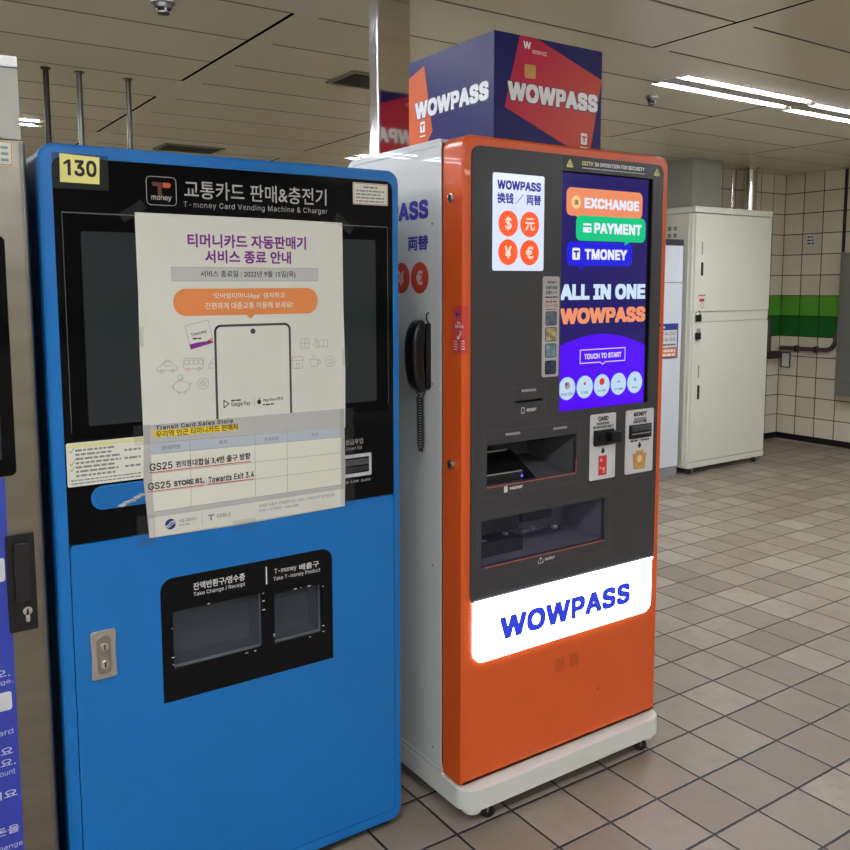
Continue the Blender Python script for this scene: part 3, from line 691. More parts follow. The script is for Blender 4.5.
def drawn_cart(L):
    L(rr(-.430, -.407, 1.358, 1.382, .003, 3), True); L([(-.430, 1.370), (-.407, 1.370)]); L([(-.4185, 1.382), (-.4185, 1.358)]); L([(-.426, 1.358), (-.426, 1.353)]); L([(-.411, 1.358), (-.411, 1.353)])
icon('drawn_cart', drawn_cart)
def drawn_ticket(L):
    L(rr(-.383, -.355, 1.359, 1.376, .002, 2), True); L(ell(-.385, 1.366, .0075, None, 14), True); L([(-.367, 1.376), (-.367, 1.359)]); L(ell(-.388, 1.378, .003, None, 8), True)
icon('drawn_ticket', drawn_ticket)
def drawn_shop(L):
    L(rr(-.452, -.426, 1.309, 1.329, .001, 2), True); L([(-.455, 1.329), (-.423, 1.329), (-.426, 1.338), (-.452, 1.338)], True); L(rr(-.443, -.435, 1.309, 1.321, 0), True)
icon('drawn_shop', drawn_shop)
def drawn_cup(L):
    L([(-.406, 1.329), (-.404, 1.314), (-.397, 1.311), (-.388, 1.311), (-.383, 1.314), (-.381, 1.329)], True); L(ell(-.379, 1.321, .005, None, 10), True); L([(-.398, 1.333), (-.396, 1.338), (-.398, 1.343)]); L([(-.390, 1.333), (-.388, 1.338), (-.390, 1.343)])
icon('drawn_cup', drawn_cup)
def drawn_ring(L):
    L(ell(-.349, 1.322, .0135, None, 22), True); L(ell(-.349, 1.322, .006, None, 14), True)
icon('drawn_ring', drawn_ring)
lettering('icon_accents', mat('pink_ink', '#d98a80', .7), ps, lambda g: [g.line(F, ell(-.716, 1.322, .004, None, 10), .0013, h + .0001, True), g.line(F, ell(-.690, 1.322, .004, None, 10), .0013, h + .0001, True), g.line(F, [(-.452, 1.338), (-.426, 1.338)], .0014, h + .0001), g.line(F, [(-.732, 1.302), (-.729, 1.305)], .0014, h + .0001)])
lettering('store_lettering', M_ink, ps, lambda g: [g.text(F, 'Google Play', -.614, -.566, 1.2265, 1.2385, h, 'sans', .012), g.bars(F, -.614, -.590, 1.241, .0042, h), g.text(F, 'App Store에서', -.533, -.481, 1.2325, 1.2435, h, 'cjk', .012), g.bars(F, -.533, -.505, 1.225, .0042, h),
    g.line(F, [(-.632, 1.227), (-.632, 1.245), (-.620, 1.236)], .0022, h, True), g.line(F, [(-.556, 1.226), (-.556, 1.246)], .0007, h), g.flat(F, ell(-.543, 1.2345, .0052, .0058, 16), h), g.flat(F, ell(-.5415, 1.2425, .0012, .0024, 8), h)])
for k, (a, b_, r_) in enumerate(((-.828, 1.672, .6), (-.305, 1.664, -.7), (-.822, 1.40, 0.), (-.306, 1.33, 0.))):
    w, q = (.030, .011) if k < 2 else (.008, .022)
    pts = [(a + x * math.cos(r_) - y * math.sin(r_), b_ + x * math.sin(r_) + y * math.cos(r_)) for x, y in ((-w, -q), (w, -q), (w, q), (-w, q))]
    MB().prism(F, pts, PH + .0003, PH + .0007).build('tape', M_tape, ps)

p2 = MB().prism(F, [(-.818, .946), (-.60, .9425), (-.312, .946), (-.309, 1.05), (-.311, 1.199), (-.50, 1.201), (-.821, 1.203), (-.826, 1.08)], PH + .0008, PH + .0018).build('store_list_sheet', M_paper2, None, loc=(-.565, BY, .945))
tag(p2, 'grey printed store table sheet taped below the white notice, reading Transit Card Sales Store', 'poster')
h = PH + .0021
lettering('footer_field', M_paper, p2, lambda g: g.flat(F, rr(-.8175, -.3125, .9465, .992, 0), h - .0001))
lettering('table_field', M_cream, p2, lambda g: g.flat(F, [(-.806, 1.005), (-.321, 1.004), (-.320, 1.153), (-.808, 1.162)], h))
lettering('table_header', M_head, p2, lambda g: g.flat(F, [(-.808, 1.137), (-.3205, 1.127), (-.320, 1.152), (-.808, 1.162)], h + .0002))
lettering('highlight', M_highlight, p2, lambda g: g.flat(F, [(-.800, 1.1745), (-.598, 1.172), (-.598, 1.186), (-.800, 1.1895)], h))
def rules(g):
    for z0, z1 in ((1.162, 1.152), (1.137, 1.127), (1.093, 1.087), (1.050, 1.046), (1.005, 1.004)): g.line(F, [(-.807, z0), (-.3205, z1)], .0008, h + .0004)
    for a in (-.717, -.557, -.472): g.line(F, [(a, 1.158), (a - .002, 1.0045)], .0008, h + .0004)
lettering('table_rules', M_greyink, p2, rules)
k5 = h + .0007
lettering('table_lettering', M_ink, p2, lambda g: [g.text(F, 'Transit Card Sales Store', -.795, -.612, 1.1905, 1.2005, k5, 'sans', .014, 1.12), g.text(F, '우리역 인근 티머니카드 판매처', -.795, -.600, 1.173, 1.188, k5, 'cjk', .01),
    g.text(F, 'GS25', -.812, -.760, 1.099, 1.116, k5, 'sans', .012), g.text(F, '편의점', -.752, -.716, 1.100, 1.115, k5, 'cjk', .02), g.text(F, '대합실 3,4번 출구 방향', -.713, -.570, 1.098, 1.115, k5, 'cjk', .02),
    g.text(F, 'GS25', -.817, -.766, 1.056, 1.072, k5, 'sans', .012), g.text(F, 'STORE B1,', -.758, -.686, 1.055, 1.069, k5, 'sans', .03), g.text(F, 'Towards Exit 3.4', -.676, -.562, 1.054, 1.069, k5, 'sans', .02, 1.1)])
lettering('table_print', M_greyink, p2, lambda g: [g.text(F, '판매처명', -.783, -.741, 1.143, 1.1535, k5, 'cjk', .01), g.text(F, '위치', -.648, -.628, 1.1415, 1.152, k5, 'cjk', .01), g.text(F, '판매처명', -.533, -.496, 1.1365, 1.147, k5, 'cjk', .01), g.text(F, '위치', -.405, -.387, 1.135, 1.1455, k5, 'cjk', .01),
    g.text(F, '서울교통공사', -.750, -.708, .9705, .9795, k5, 'cjk', .01), g.text(F, 'Seoul Metro', -.748, -.722, .963, .968, k5, 'sans', .01), g.text(F, '티머니', -.658, -.625, .966, .978, k5, 'cjk', .02),
    g.text(F, '자세한 내용은 지하철역 또는 티머니 고객센터로 문의하세요.', -.551, -.341, .9765, .985, k5, 'cjk', .004), g.text(F, '티머니 고객센터 : 1644-0088', -.551, -.445, .965, .973, k5, 'cjk', .004), g.line(F, [(-.694, .957), (-.694, .985)], .0007, k5)])
lettering('red_rules', M_red, p2, lambda g: [g.line(F, [(-.812, 1.0955), (-.569, 1.0935)], .0018, k5), g.line(F, [(-.819, 1.0525), (-.688, 1.0515)], .0018, k5), g.line(F, [(-.678, 1.0515), (-.562, 1.0495)], .0018, k5)])
lettering('round_emblem', mat('emblem_blue', '#1e2f7c', .6), p2, lambda g: g.flat(F, ell(-.769, .971, .0125, None, 24), k5))
lettering('emblem_swirl', M_paper, p2, lambda g: [g.line(F, [(-.780, .966), (-.773, .970), (-.767, .976), (-.759, .977)], .003, k5 + .0002), g.line(F, [(-.777, .963), (-.770, .966), (-.764, .971), (-.757, .973)], .002, k5 + .0002)])
lettering('footer_mark', M_greyink, p2, lambda g: [tmark(g, F, -.672, .9725, .016, k5)])
for a0, a1, z0, z1 in ((-.845, -.805, .93, 1.00), (-.845, -.808, 1.16, 1.205), (-.325, -.283, .945, 1.20), (-.62, -.56, .930, .955)):
    MB().rrect(F, a0, a1, z0, z1, .002, h + .0012, h + .0016).build('tape', M_tape, p2)
g = MB()
for k in range(5): g.sphere((-.876 + .011 * k, BY - .007, 1.030 + .004 * k + random.uniform(-.003, .003)), .010, .003, .0045, 6, 4)
g.build('crumpled_tape', mat('crumpled_tape', '#cdd0cf', .12, alpha=.45), p2, smooth=None)

# ================================================================== ORANGE CURRENCY KIOSK
W = .802; ZT = 1.90
kio = thing('currency_kiosk', (W / 2, .3, 0), 'orange and white currency exchange kiosk with lit touch screen, on casters', 'kiosk')
F = FRONT(0.); Ls = LEFT(0.)
# white body: side profile swept across the width (rounded upper back edge)
prof = [(y, z) for y, z in [(.086, .112), (.60, .112)]]
prof += [(.60 - .055 + .055 * math.cos(t), ZT - .055 + .055 * math.sin(t)) for t in [i * PI / 16 for i in range(9)]]
prof += [(.098, ZT), (.090, ZT - .003), (.086, ZT - .012)]
SF = Fr((W + .003, 0, 0), (0, 1, 0), (0, 0, 1))           # faces +X
bd = MB().prism(SF, prof, -(W + .006), 0, 0)
bd.f = [f for f in bd.f if not all(abs(bd.v[i].y - .086) < 1e-4 for i in f)]      # open behind the door
bd.build('body', M_bodywhite, kio, smooth=40)
MB().holed(LEFT(-.003), [(-.60, .115), (-.0865, .115), (-.0865, 1.892), (-.094, 1.898), (-.555, 1.898), (-.60, 1.85)], [[(-.590, .128), (-.096, .128), (-.096, 1.872), (-.106, 1.882), (-.545, 1.882), (-.590, 1.84)]], 0, .0022).build('side_lip', M_bodywhite, kio)
# door: front ring with a rounded hole for the charcoal panel
DA0, DA1, DZ0, DZ1 = .029, .774, .621, 1.873
ring_o = rr(0, W, .118, ZT, (.002, .002, .034, .034), 10); n_ = len(ring_o)
inn = inset(ring_o, .008); mid = inset(ring_o, .0025)
dr = MB().holed(F, inn, [rr(DA0, DA1, DZ0, DZ1, (.045, .045, .026, .026), 8)], -.03, 0.)
dr.add([F.p(a, b_, -.084) for a, b_ in ring_o] + [F.p(a, b_, -.008) for a, b_ in ring_o] + [F.p(a, b_, -.0025) for a, b_ in mid] + [F.p(a, b_, 0) for a, b_ in inn],
       [(k * n_ + i, k * n_ + (i + 1) % n_, (k + 1) * n_ + (i + 1) % n_, (k + 1) * n_ + i) for k in range(3) for i in range(n_)])
door = dr.build('front_door', M_orange, kio)
MB().rrect(F, .776, .784, 1.38, 1.388, .004, -.001, .0006).build('door_hole', M_gap, door)
# plinth
MB().prism(UP(0), rr(-.006, W + .006, -.036, .605, (.055, .055, .02, .02), 10), .052, .112, .006).build('plinth', M_plinth, kio)
MB().holed(F, [(-.002, .10), (W + .002, .10), (W + .002, .135), (-.002, .135)], [[(.0, .117), (W, .117), (W, .134), (0, .134)]], -.088, -.084).build('plinth_lip', M_plinth, kio)
for x in (.098, W - .065):
    for y in (.008, .54): caster(kio, x, y, .020, zt=.053, ang=1.1)
for x in (.042, W - .042): MB().disc(UP(0), x, .004, .027, .034, .052, .003).build('leveling_foot', M_plinth, kio)
# charcoal panel with openings
PD = .004
PASS = (.084, .421, .958, 1.075); OUTP = (.066, .546, .735, .866); SCR = (.350, .728, 1.145, 1.830)
panel = MB().holed(F, rr(DA0, DA1, DZ0, DZ1, (.045, .045, .026, .026), 8), [rr(*PASS, .002), rr(*OUTP, .004), rr(*SCR, .002), rr(.184, .286, 1.1835, 1.1905, .001)], -.010, PD).build('front_panel', M_dark, kio)
MB().rrect(F, .180, .290, 1.17, 1.20, 0, -.03, -.012).build('slot_backing', M_gap, panel)
# lit brand sign below
LPm = glow('lit_sign_white', '#eef0ff', 7.0)
spts = rr(.039, .763, .464, .66, (.034, .034, 0, 0), 8)[:18] + [(.763, .640)] + [(.729 + .0465 * math.cos(t), .666 + .0465 * math.sin(t)) for t in [-.62 - i * (PI / 2 - .62) / 8 for i in range(9)]] + [(.074 + .0465 * math.cos(t), .666 + .0465 * math.sin(t)) for t in [-PI / 2 - i * (PI / 2 - .66) / 8 for i in range(9)]] + [(.039, .640)]
sign = MB().prism(F, spts, -.005, .007, .0015).build('lit_sign', LPm, kio); sign['label'] = 'glowing white sign with blue lettering'
lettering('sign_lettering', mat('sign_blue_ink', '#2433b8', .4, emit=.55 * EM, ecol='#2c42d8'), sign, lambda g: g.text(F, 'WOWPASS', .132, .664, .512, .580, .0074, 'sans', .040, 1.06))
# speaker grilles
for a0 in (.354, .413):
    g = MB()
    for i in range(6):
        for j in range(7): g.flat(F, ell(a0 + .003 + i * .0062, .361 + j * .0062, .0021, None, 8), .0004)
    g.build('speaker_holes', mat('hole_rust', '#9c4018', .6), door, smooth=None)
MB().disc(F, .535, .261, .003, 0, .0006).build('door_dot', M_gap, door)
# backlit menu
menu = MB().rrect(F, .0975, .2800, 1.549, 1.8075, .006, PD, PD + .003, .001).build('lit_menu', glow('lit_menu_white', '#d9e2fb', 1.05), kio); menu['label'] = 'backlit white menu panel with four orange discs'
hm = PD + .0034
lettering('menu_lettering', mat('menu_blue_ink', '#2a2aa6', .4, emit=.25 * EM, ecol='#2a2aa6'), menu, lambda g: [g.text(F, 'WOWPASS', .111, .266, 1.7645, 1.789, hm, 'sans', .035, 1.05), g.text(F, '换钱', .111, .168, 1.7275, 1.756, hm, 'cjk', .03), g.text(F, '両替', .214, .267, 1.7275, 1.756, hm, 'cjk', .03), g.line(F, [(.176, 1.729), (.203, 1.754)], .0018, hm)])
discs = lettering('currency_discs', mat('menu_orange', '#dd4f1c', .4, emit=.75 * EM, ecol='#e04e1b'), menu, lambda g: [g.flat(F, ell(a, z, .0345, None, 36), hm) for a in (.150, .227) for z in (1.675, 1.5985)])
lettering('currency_symbols', glow('lit_symbol', '#ffe9dd', .95), menu, lambda g: [g.ctext(F, s_, a, z - .0165 + (-.002 if s_ == '$' else 0), .033 + (.005 if s_ == '$' else 0), hm + .0004, 'cjk' if s_ in '元' else 'sans', .015) for s_, a, z in (('$', .150, 1.675), ('元', .227, 1.675), ('¥', .150, 1.5985), ('€', .227, 1.5985))])
# CCTV strip
cc = MB().rrect(F, .3525, .772, 1.833, 1.8715, (.001, .001, .02, .001), PD, PD + .0008).build('camera_strip', mat('strip_black', '#1a1a1a', .35), kio); cc['label'] = 'black strip with yellow warning triangles'
lettering('warning_triangles', M_yellow, cc, lambda g: [g.line(F, [(a - .011, 1.842), (a + .011, 1.842), (a, 1.860)], .005, PD + .0011, True) for a in (.377, .742)] + [g.flat(F, [(a - .005, 1.8445), (a + .005, 1.8445), (a, 1.853)], PD + .001) for a in (.377, .742)])
lettering('strip_yellow_lettering', M_yellow, cc, lambda g: g.text(F, 'CCTV', .424, .469, 1.849, 1.8605, PD + .0012, 'sans', .03))
lettering('strip_white_lettering', M_white, cc, lambda g: [g.text(F, 'IN OPERATION FOR SECURITY', .475, .686, 1.849, 1.8605, PD + .0012, 'sans', .03), g.bars(F, .425, .69, 1.8405, .0028, PD + .0012)])
# touch screen
sc = FRONT(.002)
scr = MB().rrect(F, SCR[0] - .004, SCR[1] + .004, SCR[2] - .004, SCR[3] + .004, 0, -.014, -.002).build('touch_screen', glow('screen_indigo', '#2a2070', .8), kio); scr['label'] = 'lit touch screen showing coloured speech bubbles'
MB().holed(F, rr(SCR[0], SCR[1], SCR[2], SCR[3], .001), [rr(SCR[0] + .0005, SCR[1] - .014, SCR[2] + .0005, SCR[3] - .004, .001)], -.0045, -.0008).build('screen_bezel', M_black, scr)
hs = .0
lettering('purple_dome', glow('screen_purple', '#5200f4', 1.), scr, lambda g: g.flat(sc, [(.3505, 1.1455), (.714, 1.1455), (.714, 1.322)] + [(.714 - .3635 * t, 1.322 + .010 * t + .038 * math.sin(PI * (t * .94 + .03))) for t in [i / 20 for i in range(1, 21)]], .0003))
lettering('orange_bubble', glow('screen_orange', '#ef9068', 1.), scr, lambda g: [g.flat(sc, rr(.372, .688, 1.707, 1.786, .018), .0004), g.flat(sc, [(.405, 1.709), (.43, 1.709), (.424, 1.698)], .0005)])
lettering('green_bubble', glow('screen_green', '#12c886', 1.), scr, lambda g: [g.flat(sc, rr(.411, .704, 1.637, 1.709, .018), .0006), g.flat(sc, [(.615, 1.639), (.642, 1.639), (.612, 1.627)], .0007)])
lettering('blue_bubble', glow('screen_blue', '#2020e0', 1.), scr, lambda g: [g.flat(sc, rr(.376, .648, 1.565, 1.634, .018), .0005), g.flat(sc, [(.415, 1.567), (.445, 1.567), (.437, 1.554)], .0005)])
lettering('bubble_lettering', glow('screen_white', '#e9eefc', 1.), scr, lambda g: [g.text(sc, 'EXCHANGE', .443, .673, 1.730, 1.760, .0009, 'sans', .038, 1.04), g.text(sc, 'PAYMENT', .484, .686, 1.659, 1.690, .0010, 'sans', .038, 1.04), g.text(sc, 'TMONEY', .447, .624, 1.583, 1.614, .0010, 'sans', .038, 1.04)])
lettering('card_icon', MATS['screen_white'], scr, lambda g: g.flat(sc, rr(.439, .473, 1.661, 1.687, .004), .0009))
lettering('tap_icon', MATS['screen_white'], scr, lambda g: g.flat(sc, rr(.398, .428, 1.582, 1.616, .004), .0009))
lettering('coin_icon', glow('screen_gold', '#f6cf92', 1.), scr, lambda g: [g.flat(sc, ell(.410, 1.745, .0185, None, 24), .0009)])
lettering('icon_details', glow('screen_brown', '#8a5a2e', .8), scr, lambda g: [g.text(sc, '換', .402, .418, 1.737, 1.753, .0012, 'cjk', .02)])
lettering('card_icon_stripe', MATS['screen_green'], scr, lambda g: [g.flat(sc, rr(.439, .473, 1.676, 1.681, 0), .0012), g.flat(sc, rr(.461, .468, 1.666, 1.670, 0), .0012)])
lettering('tap_icon_mark', MATS['screen_indigo'], scr, lambda g: [tmark(g, sc, .413, 1.599, .022, .0012)])
lettering('slogan_lettering', glow('screen_ice', '#cfe4fb', 1.), scr, lambda g: g.text(sc, 'ALL IN ONE', .353, .709, 1.4665, 1.5125, .0009, 'sans', .045, 1.02))
lettering('brand_lettering', glow('screen_peach', '#f0946c', 1.), scr, lambda g: g.text(sc, 'WOWPASS', .354, .712, 1.397, 1.4435, .0009, 'sans', .045, 1.03))
lettering('start_box', glow('screen_lilac', '#e0d4fb', 1.), scr, lambda g: [g.line(sc, [(.436, 1.281), (.519, 1.281), (.530, 1.274), (.541, 1.281), (.6255, 1.281), (.6255, 1.320), (.436, 1.320)], .0028, .0009, True), g.text(sc, 'TOUCH TO START', .453, .610, 1.292, 1.308, .0009, 'sans', .03)])
LA = (.385, .457, .528, .600, .672)
lettering('language_discs', glow('screen_pale', '#bcd9f2', 1.), scr, lambda g: [g.flat(sc, ell(a, 1.2105, .0335, None, 32), .0008) for a in LA])
lettering('language_lettering', glow('screen_ink', '#5d6c8a', .8), scr, lambda g: [g.ctext(sc, s_, a, 1.190, .0085, .0012, f_, .006) for a, s_, f_ in zip(LA, ('ENGLISH', '日本語', '中文 (简体)', '中文 (繁體)', '한국어'), ('sans', 'cjk', 'cjk', 'cjk', 'cjk'))] + [g.bars(sc, .595, .606, 1.2155, .004, .0012), g.line(sc, ell(.672, 1.2195, .004, None, 8), .003, .0012, True)])
lettering('flag_disc', glow('screen_red', '#d8402c', .95), scr, lambda g: g.flat(sc, ell(.528, 1.222, .011, None, 20), .0012))
lettering('flag_dot', MATS['screen_red'], scr, lambda g: g.flat(sc, ell(.457, 1.2205, .005, None, 14), .0012))
lettering('flag_stripes', glow('screen_flag', '#b5949f', .9), scr, lambda g: [g.flat(sc, ell(.386, 1.219, .011, None, 20), .0012)])
lettering('flag_canton', glow('screen_flag_blue', '#46507c', .9), scr, lambda g: [g.flat(sc, rr(.378, .386, 1.219, 1.228, .003), .0014)])
# long guide sticker
gs = MB().rrect(F, .280, .344, 1.250, 1.534, .007, PD, PD + .0012).build('guide_sticker', mat('guide_grey', '#bdb9b3', .5), kio); gs['label'] = 'narrow pale instruction sticker with four small photos'
lettering('sticker_lettering', M_ink, gs, lambda g: [g.text(F, 'TMONEY', .294, .331, 1.514, 1.521, PD + .0016, 'sans', .02), g.text(F, '交通卡充值', .291, .334, 1.498, 1.508, PD + .0016, 'cjk', .02), g.text(F, '交通カード', .291, .334, 1.484, 1.494, PD + .0016, 'cjk', .02), g.bars(F, .289, .336, 1.474, .005, PD + .0016)])
lettering('sticker_red_lettering', mat('brown_red', '#a4503c', .6), gs, lambda g: [g.bars(F, .291, .333, 1.461, .006, PD + .0016), g.text(F, 'チャージ方法', .289, .336, 1.448, 1.457, PD + .0016, 'cjk', .02), g.bars(F, .293, .331, 1.440, .004, PD + .0016)])
M_ph = [mat('photo_a', '#5c6874', .5, noise=.6, nscale=60), mat('photo_b', '#a99a6a', .5, noise=.7, nscale=50), mat('photo_c', '#6d8a94', .5, noise=.6, nscale=55), mat('photo_d', '#2b3350', .5, noise=.8, nscale=70)]
for k, z in enumerate((1.416, 1.371, 1.325, 1.277)):
    o = MB().rrect(F, .291, .334, z - .020, z + .020, .006, PD + .0012, PD + .0016).build('photo_frame', mat('photo_edge', '#1d2b52', .5), gs)
    lettering('photo', M_ph[k], o, lambda g: g.flat(F, rr(.293, .332, z - .018, z + .018, .005), PD + .0019))
# receipt slot, outlines, status lights
M_hair = mat('hairline', '#55555a', .5)
g = MB().line(F, [(.172, 1.228), (.172, 1.145), (.294, 1.145), (.296, 1.229)], .0012, PD + .0003, True).line(F, [(.073, 1.113), (.072, .932), (.434, .932), (.436, 1.111)], .0012, PD + .0003, True).line(F, [(.052, .876), (.050, .702), (.568, .700), (.568, .875)], .0012, PD + .0003, True).build('engraved_lines', M_hair, panel, smooth=None)
lettering('panel_lettering', M_white, panel, lambda g: [g.text(F, 'RECEIPT', .226, .262, 1.157, 1.1655, PD + .0005, 'sans', .03), g.text(F, 'PASSPORT', .166, .214, .941, .9495, PD + .0005, 'sans', .03), g.text(F, 'OUTPUT', .302, .340, .713, .721, PD + .0005, 'sans', .03),
    g.line(F, rr(.206, .217, 1.154, 1.169, .001, 2), .0018, PD + .0005, True), g.flat(F, rr(.145, .158, .936, .954, .002), PD + .0005), g.line(F, [(.276, .718), (.276, .709), (.295, .709), (.295, .718)], .002, PD + .0005), g.line(F, [(.2855, .713), (.2855, .726)], .002, PD + .0005), g.line(F, [(.281, .721), (.2855, .726), (.290, .721)], .002, PD + .0005)])
for (a, z) in ((.233, 1.217), (.175, 1.0995), (.355, 1.0985)):
    o = MB().rrect(F, a - .027, a + .027, z - .0035, z + .0035, .0015, PD, PD + .0015, .0005).build('status_light', mat('status_grey', '#9c9c9e', .4), panel)
# passport bay
def bay(a0, a1, z0, z1, dep, m, slope=0., name='bay'):
    g = MB(); d0 = .010
    q = lambda x, y, z: Vector((x, y, z)); s_ = .35 * min(a1 - a0, z1 - z0) * slope
    f = [q(a0, d0, z0), q(a1, d0, z0), q(a1, d0, z1), q(a0, d0, z1)]; b_ = [q(a0 + s_, dep, z0 + s_), q(a1 - s_, dep, z0 + s_), q(a1 - s_, dep, z1 - s_ * .3), q(a0 + s_, dep, z1 - s_ * .3)]
    g.add(f + b_, [(0, 1, 5, 4), (1, 2, 6, 5), (2, 3, 7, 6), (3, 0, 4, 7), (4, 5, 6, 7)])
    return g.build(name, m, kio, smooth='flat')
M_bay = mat('bay_grey', '#4b4b4f', .5)
pb = bay(PASS[0], PASS[1], PASS[2], PASS[3], .17, M_bay, .9, 'passport_bay')
g = MB()
g.prism(Fr((PASS[0] + .002, 0, 0), (0, 1, 0), (0, 0, 1)), [(.014, .960), (.155, .960), (.155, 1.028), (.120, 1.032), (.014, .985)], 0, .145, .003)
g.build('passport_scanner', M_plastic, pb)
g = MB().prism(Fr((PASS[0] + .147, 0, 0), (0, 1, 0), (0, 0, 1)), [(.014, .960), (.155, .960), (.150, 1.022), (.120, 1.024)], 0, .05, .003); g.build('scanner_wing', M_plastic, pb)
MB().box(PASS[0] + .004, PASS[0] + .14, .010, .016, .9855, .9885).build('scanner_edge', M_greyplastic, pb)
MB().box(PASS[0] + .004, PASS[0] + .16, .10, .106, 1.0285, 1.0335).build('scanner_edge', M_greyplastic, pb)
MB().disc(F, PASS[0] + .140, .972, .003, -.013, -.009).build('blue_led', glow('led_blue', '#5a5aff', 2.), pb)
M_redl = mat('red_trim', '#b0524c', .4, emit=.25 * EM, ecol='#c05550')
MB().line(F, [(PASS[0], .9575), (PASS[1], .9575), (PASS[1], 1.0)], .0026, PD + .0006).line(F, [(.078, .733), (.546, .733)], .0026, PD + .0006).build('red_edge_strip', M_redl, panel, smooth=None)
# output bay with clear flap
ob = bay(OUTP[0], OUTP[1], OUTP[2], OUTP[3], .16, mat('output_grey', '#6b6b7c', .5), .25, 'output_bay')
g = MB().box(OUTP[0] + .005, OUTP[0] + .20, .05, .155, OUTP[2] + .004, OUTP[2] + .045, .003).box(OUTP[0] + .07, OUTP[0] + .22, .09, .157, .79, .858, .004).box(OUTP[0] + .24, OUTP[0] + .36, .10, .157, .80, .860, .004)
g.build('dispenser_block', mat('dispenser_dark', '#1d1d26', .4), ob)
g = MB()
for k in range(9):
    a = OUTP[0] + .03 + .038 * k + random.uniform(-.008, .008); z = .775 + random.uniform(-.004, .010); g.box(a, a + random.uniform(.006, .02), .07, .084, z, z + random.uniform(.004, .012), .001)
g.build('dispenser_fittings', M_greyplastic, ob)
MB().rrect(F, OUTP[0] + .002, OUTP[1] - .002, OUTP[2] + .002, OUTP[3] - .002, .003, -.006, -.003).build('output_flap', mat('clear_flap', '#3c3c55', .06, alpha=.12), kio)
# card and money plates
for kind, a0, a1 in (('card', .476, .585), ('money', .629, .755)):
    pl_ = MB().rrect(F, a0, a1, .9255, 1.1255, .006, PD, PD + .002, .0006).build(kind + '_plate', M_plate, kio)
    pl_['label'] = 'white %s slot plate' % kind
    c = (a0 + a1) / 2; hp = PD + .0024
    if kind == 'card':
        lettering('plate_lettering', M_ink, pl_, lambda g: [g.ctext(F, 'CARD', c - .001, 1.1045, .0135, hp, 'sans', .035), g.ctext(F, 'WOWPASS ONLY', c, 1.0815, .0088, hp, 'sans', .03), g.flat(F, [(c - .009, 1.012), (c, 1.003), (c + .009, 1.012), (c, 1.021)], hp), g.flat(F, rr(c - .004, c + .004, 1.006, 1.022, 0), hp)])
        lettering('pill_mark', M_greyink, pl_, lambda g: g.flat(F, rr(c - .029, c + .026, 1.0925, 1.1005, .0035), hp))
        mt = MB().rrect(F, .490, .572, 1.030, 1.078, .003, PD + .002, PD + .010, .002).build('card_slot', M_plastic, pl_)
        MB().rrect(F, .540, .586, 1.036, 1.072, .010, PD + .010, PD + .030, .006).build('slot_guard', M_plastic, mt)
        MB().disc(F, .518, 1.054, .015, PD + .010, PD + .016, .003).build('slot_boss', M_plastic, mt)
        o = lettering('card_picture', M_red, pl_, lambda g: g.flat(F, rr(.512, .548, .938, .998, .003), hp))
        lettering('card_print', mat('pale_red', '#f0b0a0', .6), pl_, lambda g: [g.flat(F, [(.518, .982), (.530, .980), (.524, .993)], hp + .0003), g.flat(F, ell(.521, .961, .004, None, 10), hp + .0003), g.flat(F, ell(.535, .957, .006, None, 12), hp + .0003), g.bars(F, .53, .545, .945, .004, hp + .0003)])
    else:
        lettering('plate_lettering', M_ink, pl_, lambda g: [g.ctext(F, 'MONEY', c, 1.1045, .0135, hp, 'sans', .035), g.ctext(F, 'ONE BY ONE', c, 1.0835, .0085, hp, 'sans', .03), g.flat(F, [(c - .009, 1.012), (c, 1.003), (c + .009, 1.012), (c, 1.021)], hp), g.flat(F, rr(c - .004, c + .004, 1.006, 1.022, 0), hp), g.bars(F, c - .042, c - .010, 1.026, .0055, hp), g.bars(F, c + .006, c + .044, 1.026, .0055, hp)])
        lettering('pill_mark', M_greyink, pl_, lambda g: g.flat(F, rr(c - .029, c + .029, 1.0925, 1.1005, .0035), hp))
        mt = MB().rrect(F, .6435, .741, 1.036, 1.079, .002, PD + .002, PD + .008, .002).build('money_slot', M_plastic, pl_)
        MB().rrect(F, .648, .736, 1.060, 1.076, .002, PD + .008, PD + .012, .001).build('slot_lip', mat('slot_lip_grey', '#4a4c50', .3), mt)
        MB().rrect(F, .650, .734, 1.049, 1.053, .001, PD + .008, PD + .0095).build('slot_lamp_strip', M_greyplastic, mt)
        lettering('notes_picture', mat('note_gold', '#c89a4e', .6), pl_, lambda g: [g.flat(F, [(.668, .940), (.690, .936), (.694, .985), (.661, .988)], hp), g.flat(F, [(.693, .936), (.718, .938), (.724, .986), (.690, .985)], hp + .0001), g.flat(F, [(.675, .942), (.712, .942), (.712, .997), (.675, .997)], hp + .0002)])
        lettering('notes_print', mat('note_pale', '#ecd6a0', .6), pl_, lambda g: [g.flat(F, ell(.6935, .970, .011, .012, 16), hp + .0004), g.line(F, rr(.678, .709, .945, .994, .002), .0012, hp + .0004, True)])
# keyed locks and case bolts on the side
for z in (1.739, 1.027):
    o = MB().disc(Ls, -.041, z, .0125, 0, .010, .003).build('side_lock', M_chrome, kio)
    MB().disc(Ls, -.041, z, .008, .010, .0115).build('lock_core', mat('lock_core', '#77787a', .3, metal=1), o)
    MB().rrect(Ls, -.042, -.040, z - .005, z + .005, .0005, .0115, .0125).build('keyway', M_gap, o)
for z in (1.678, 1.238, .72, .176): MB().disc(LEFT(-.003), -.130, z, .004, 0, .0012, .0005, 12).build('case_bolt', M_greyplastic, kio)
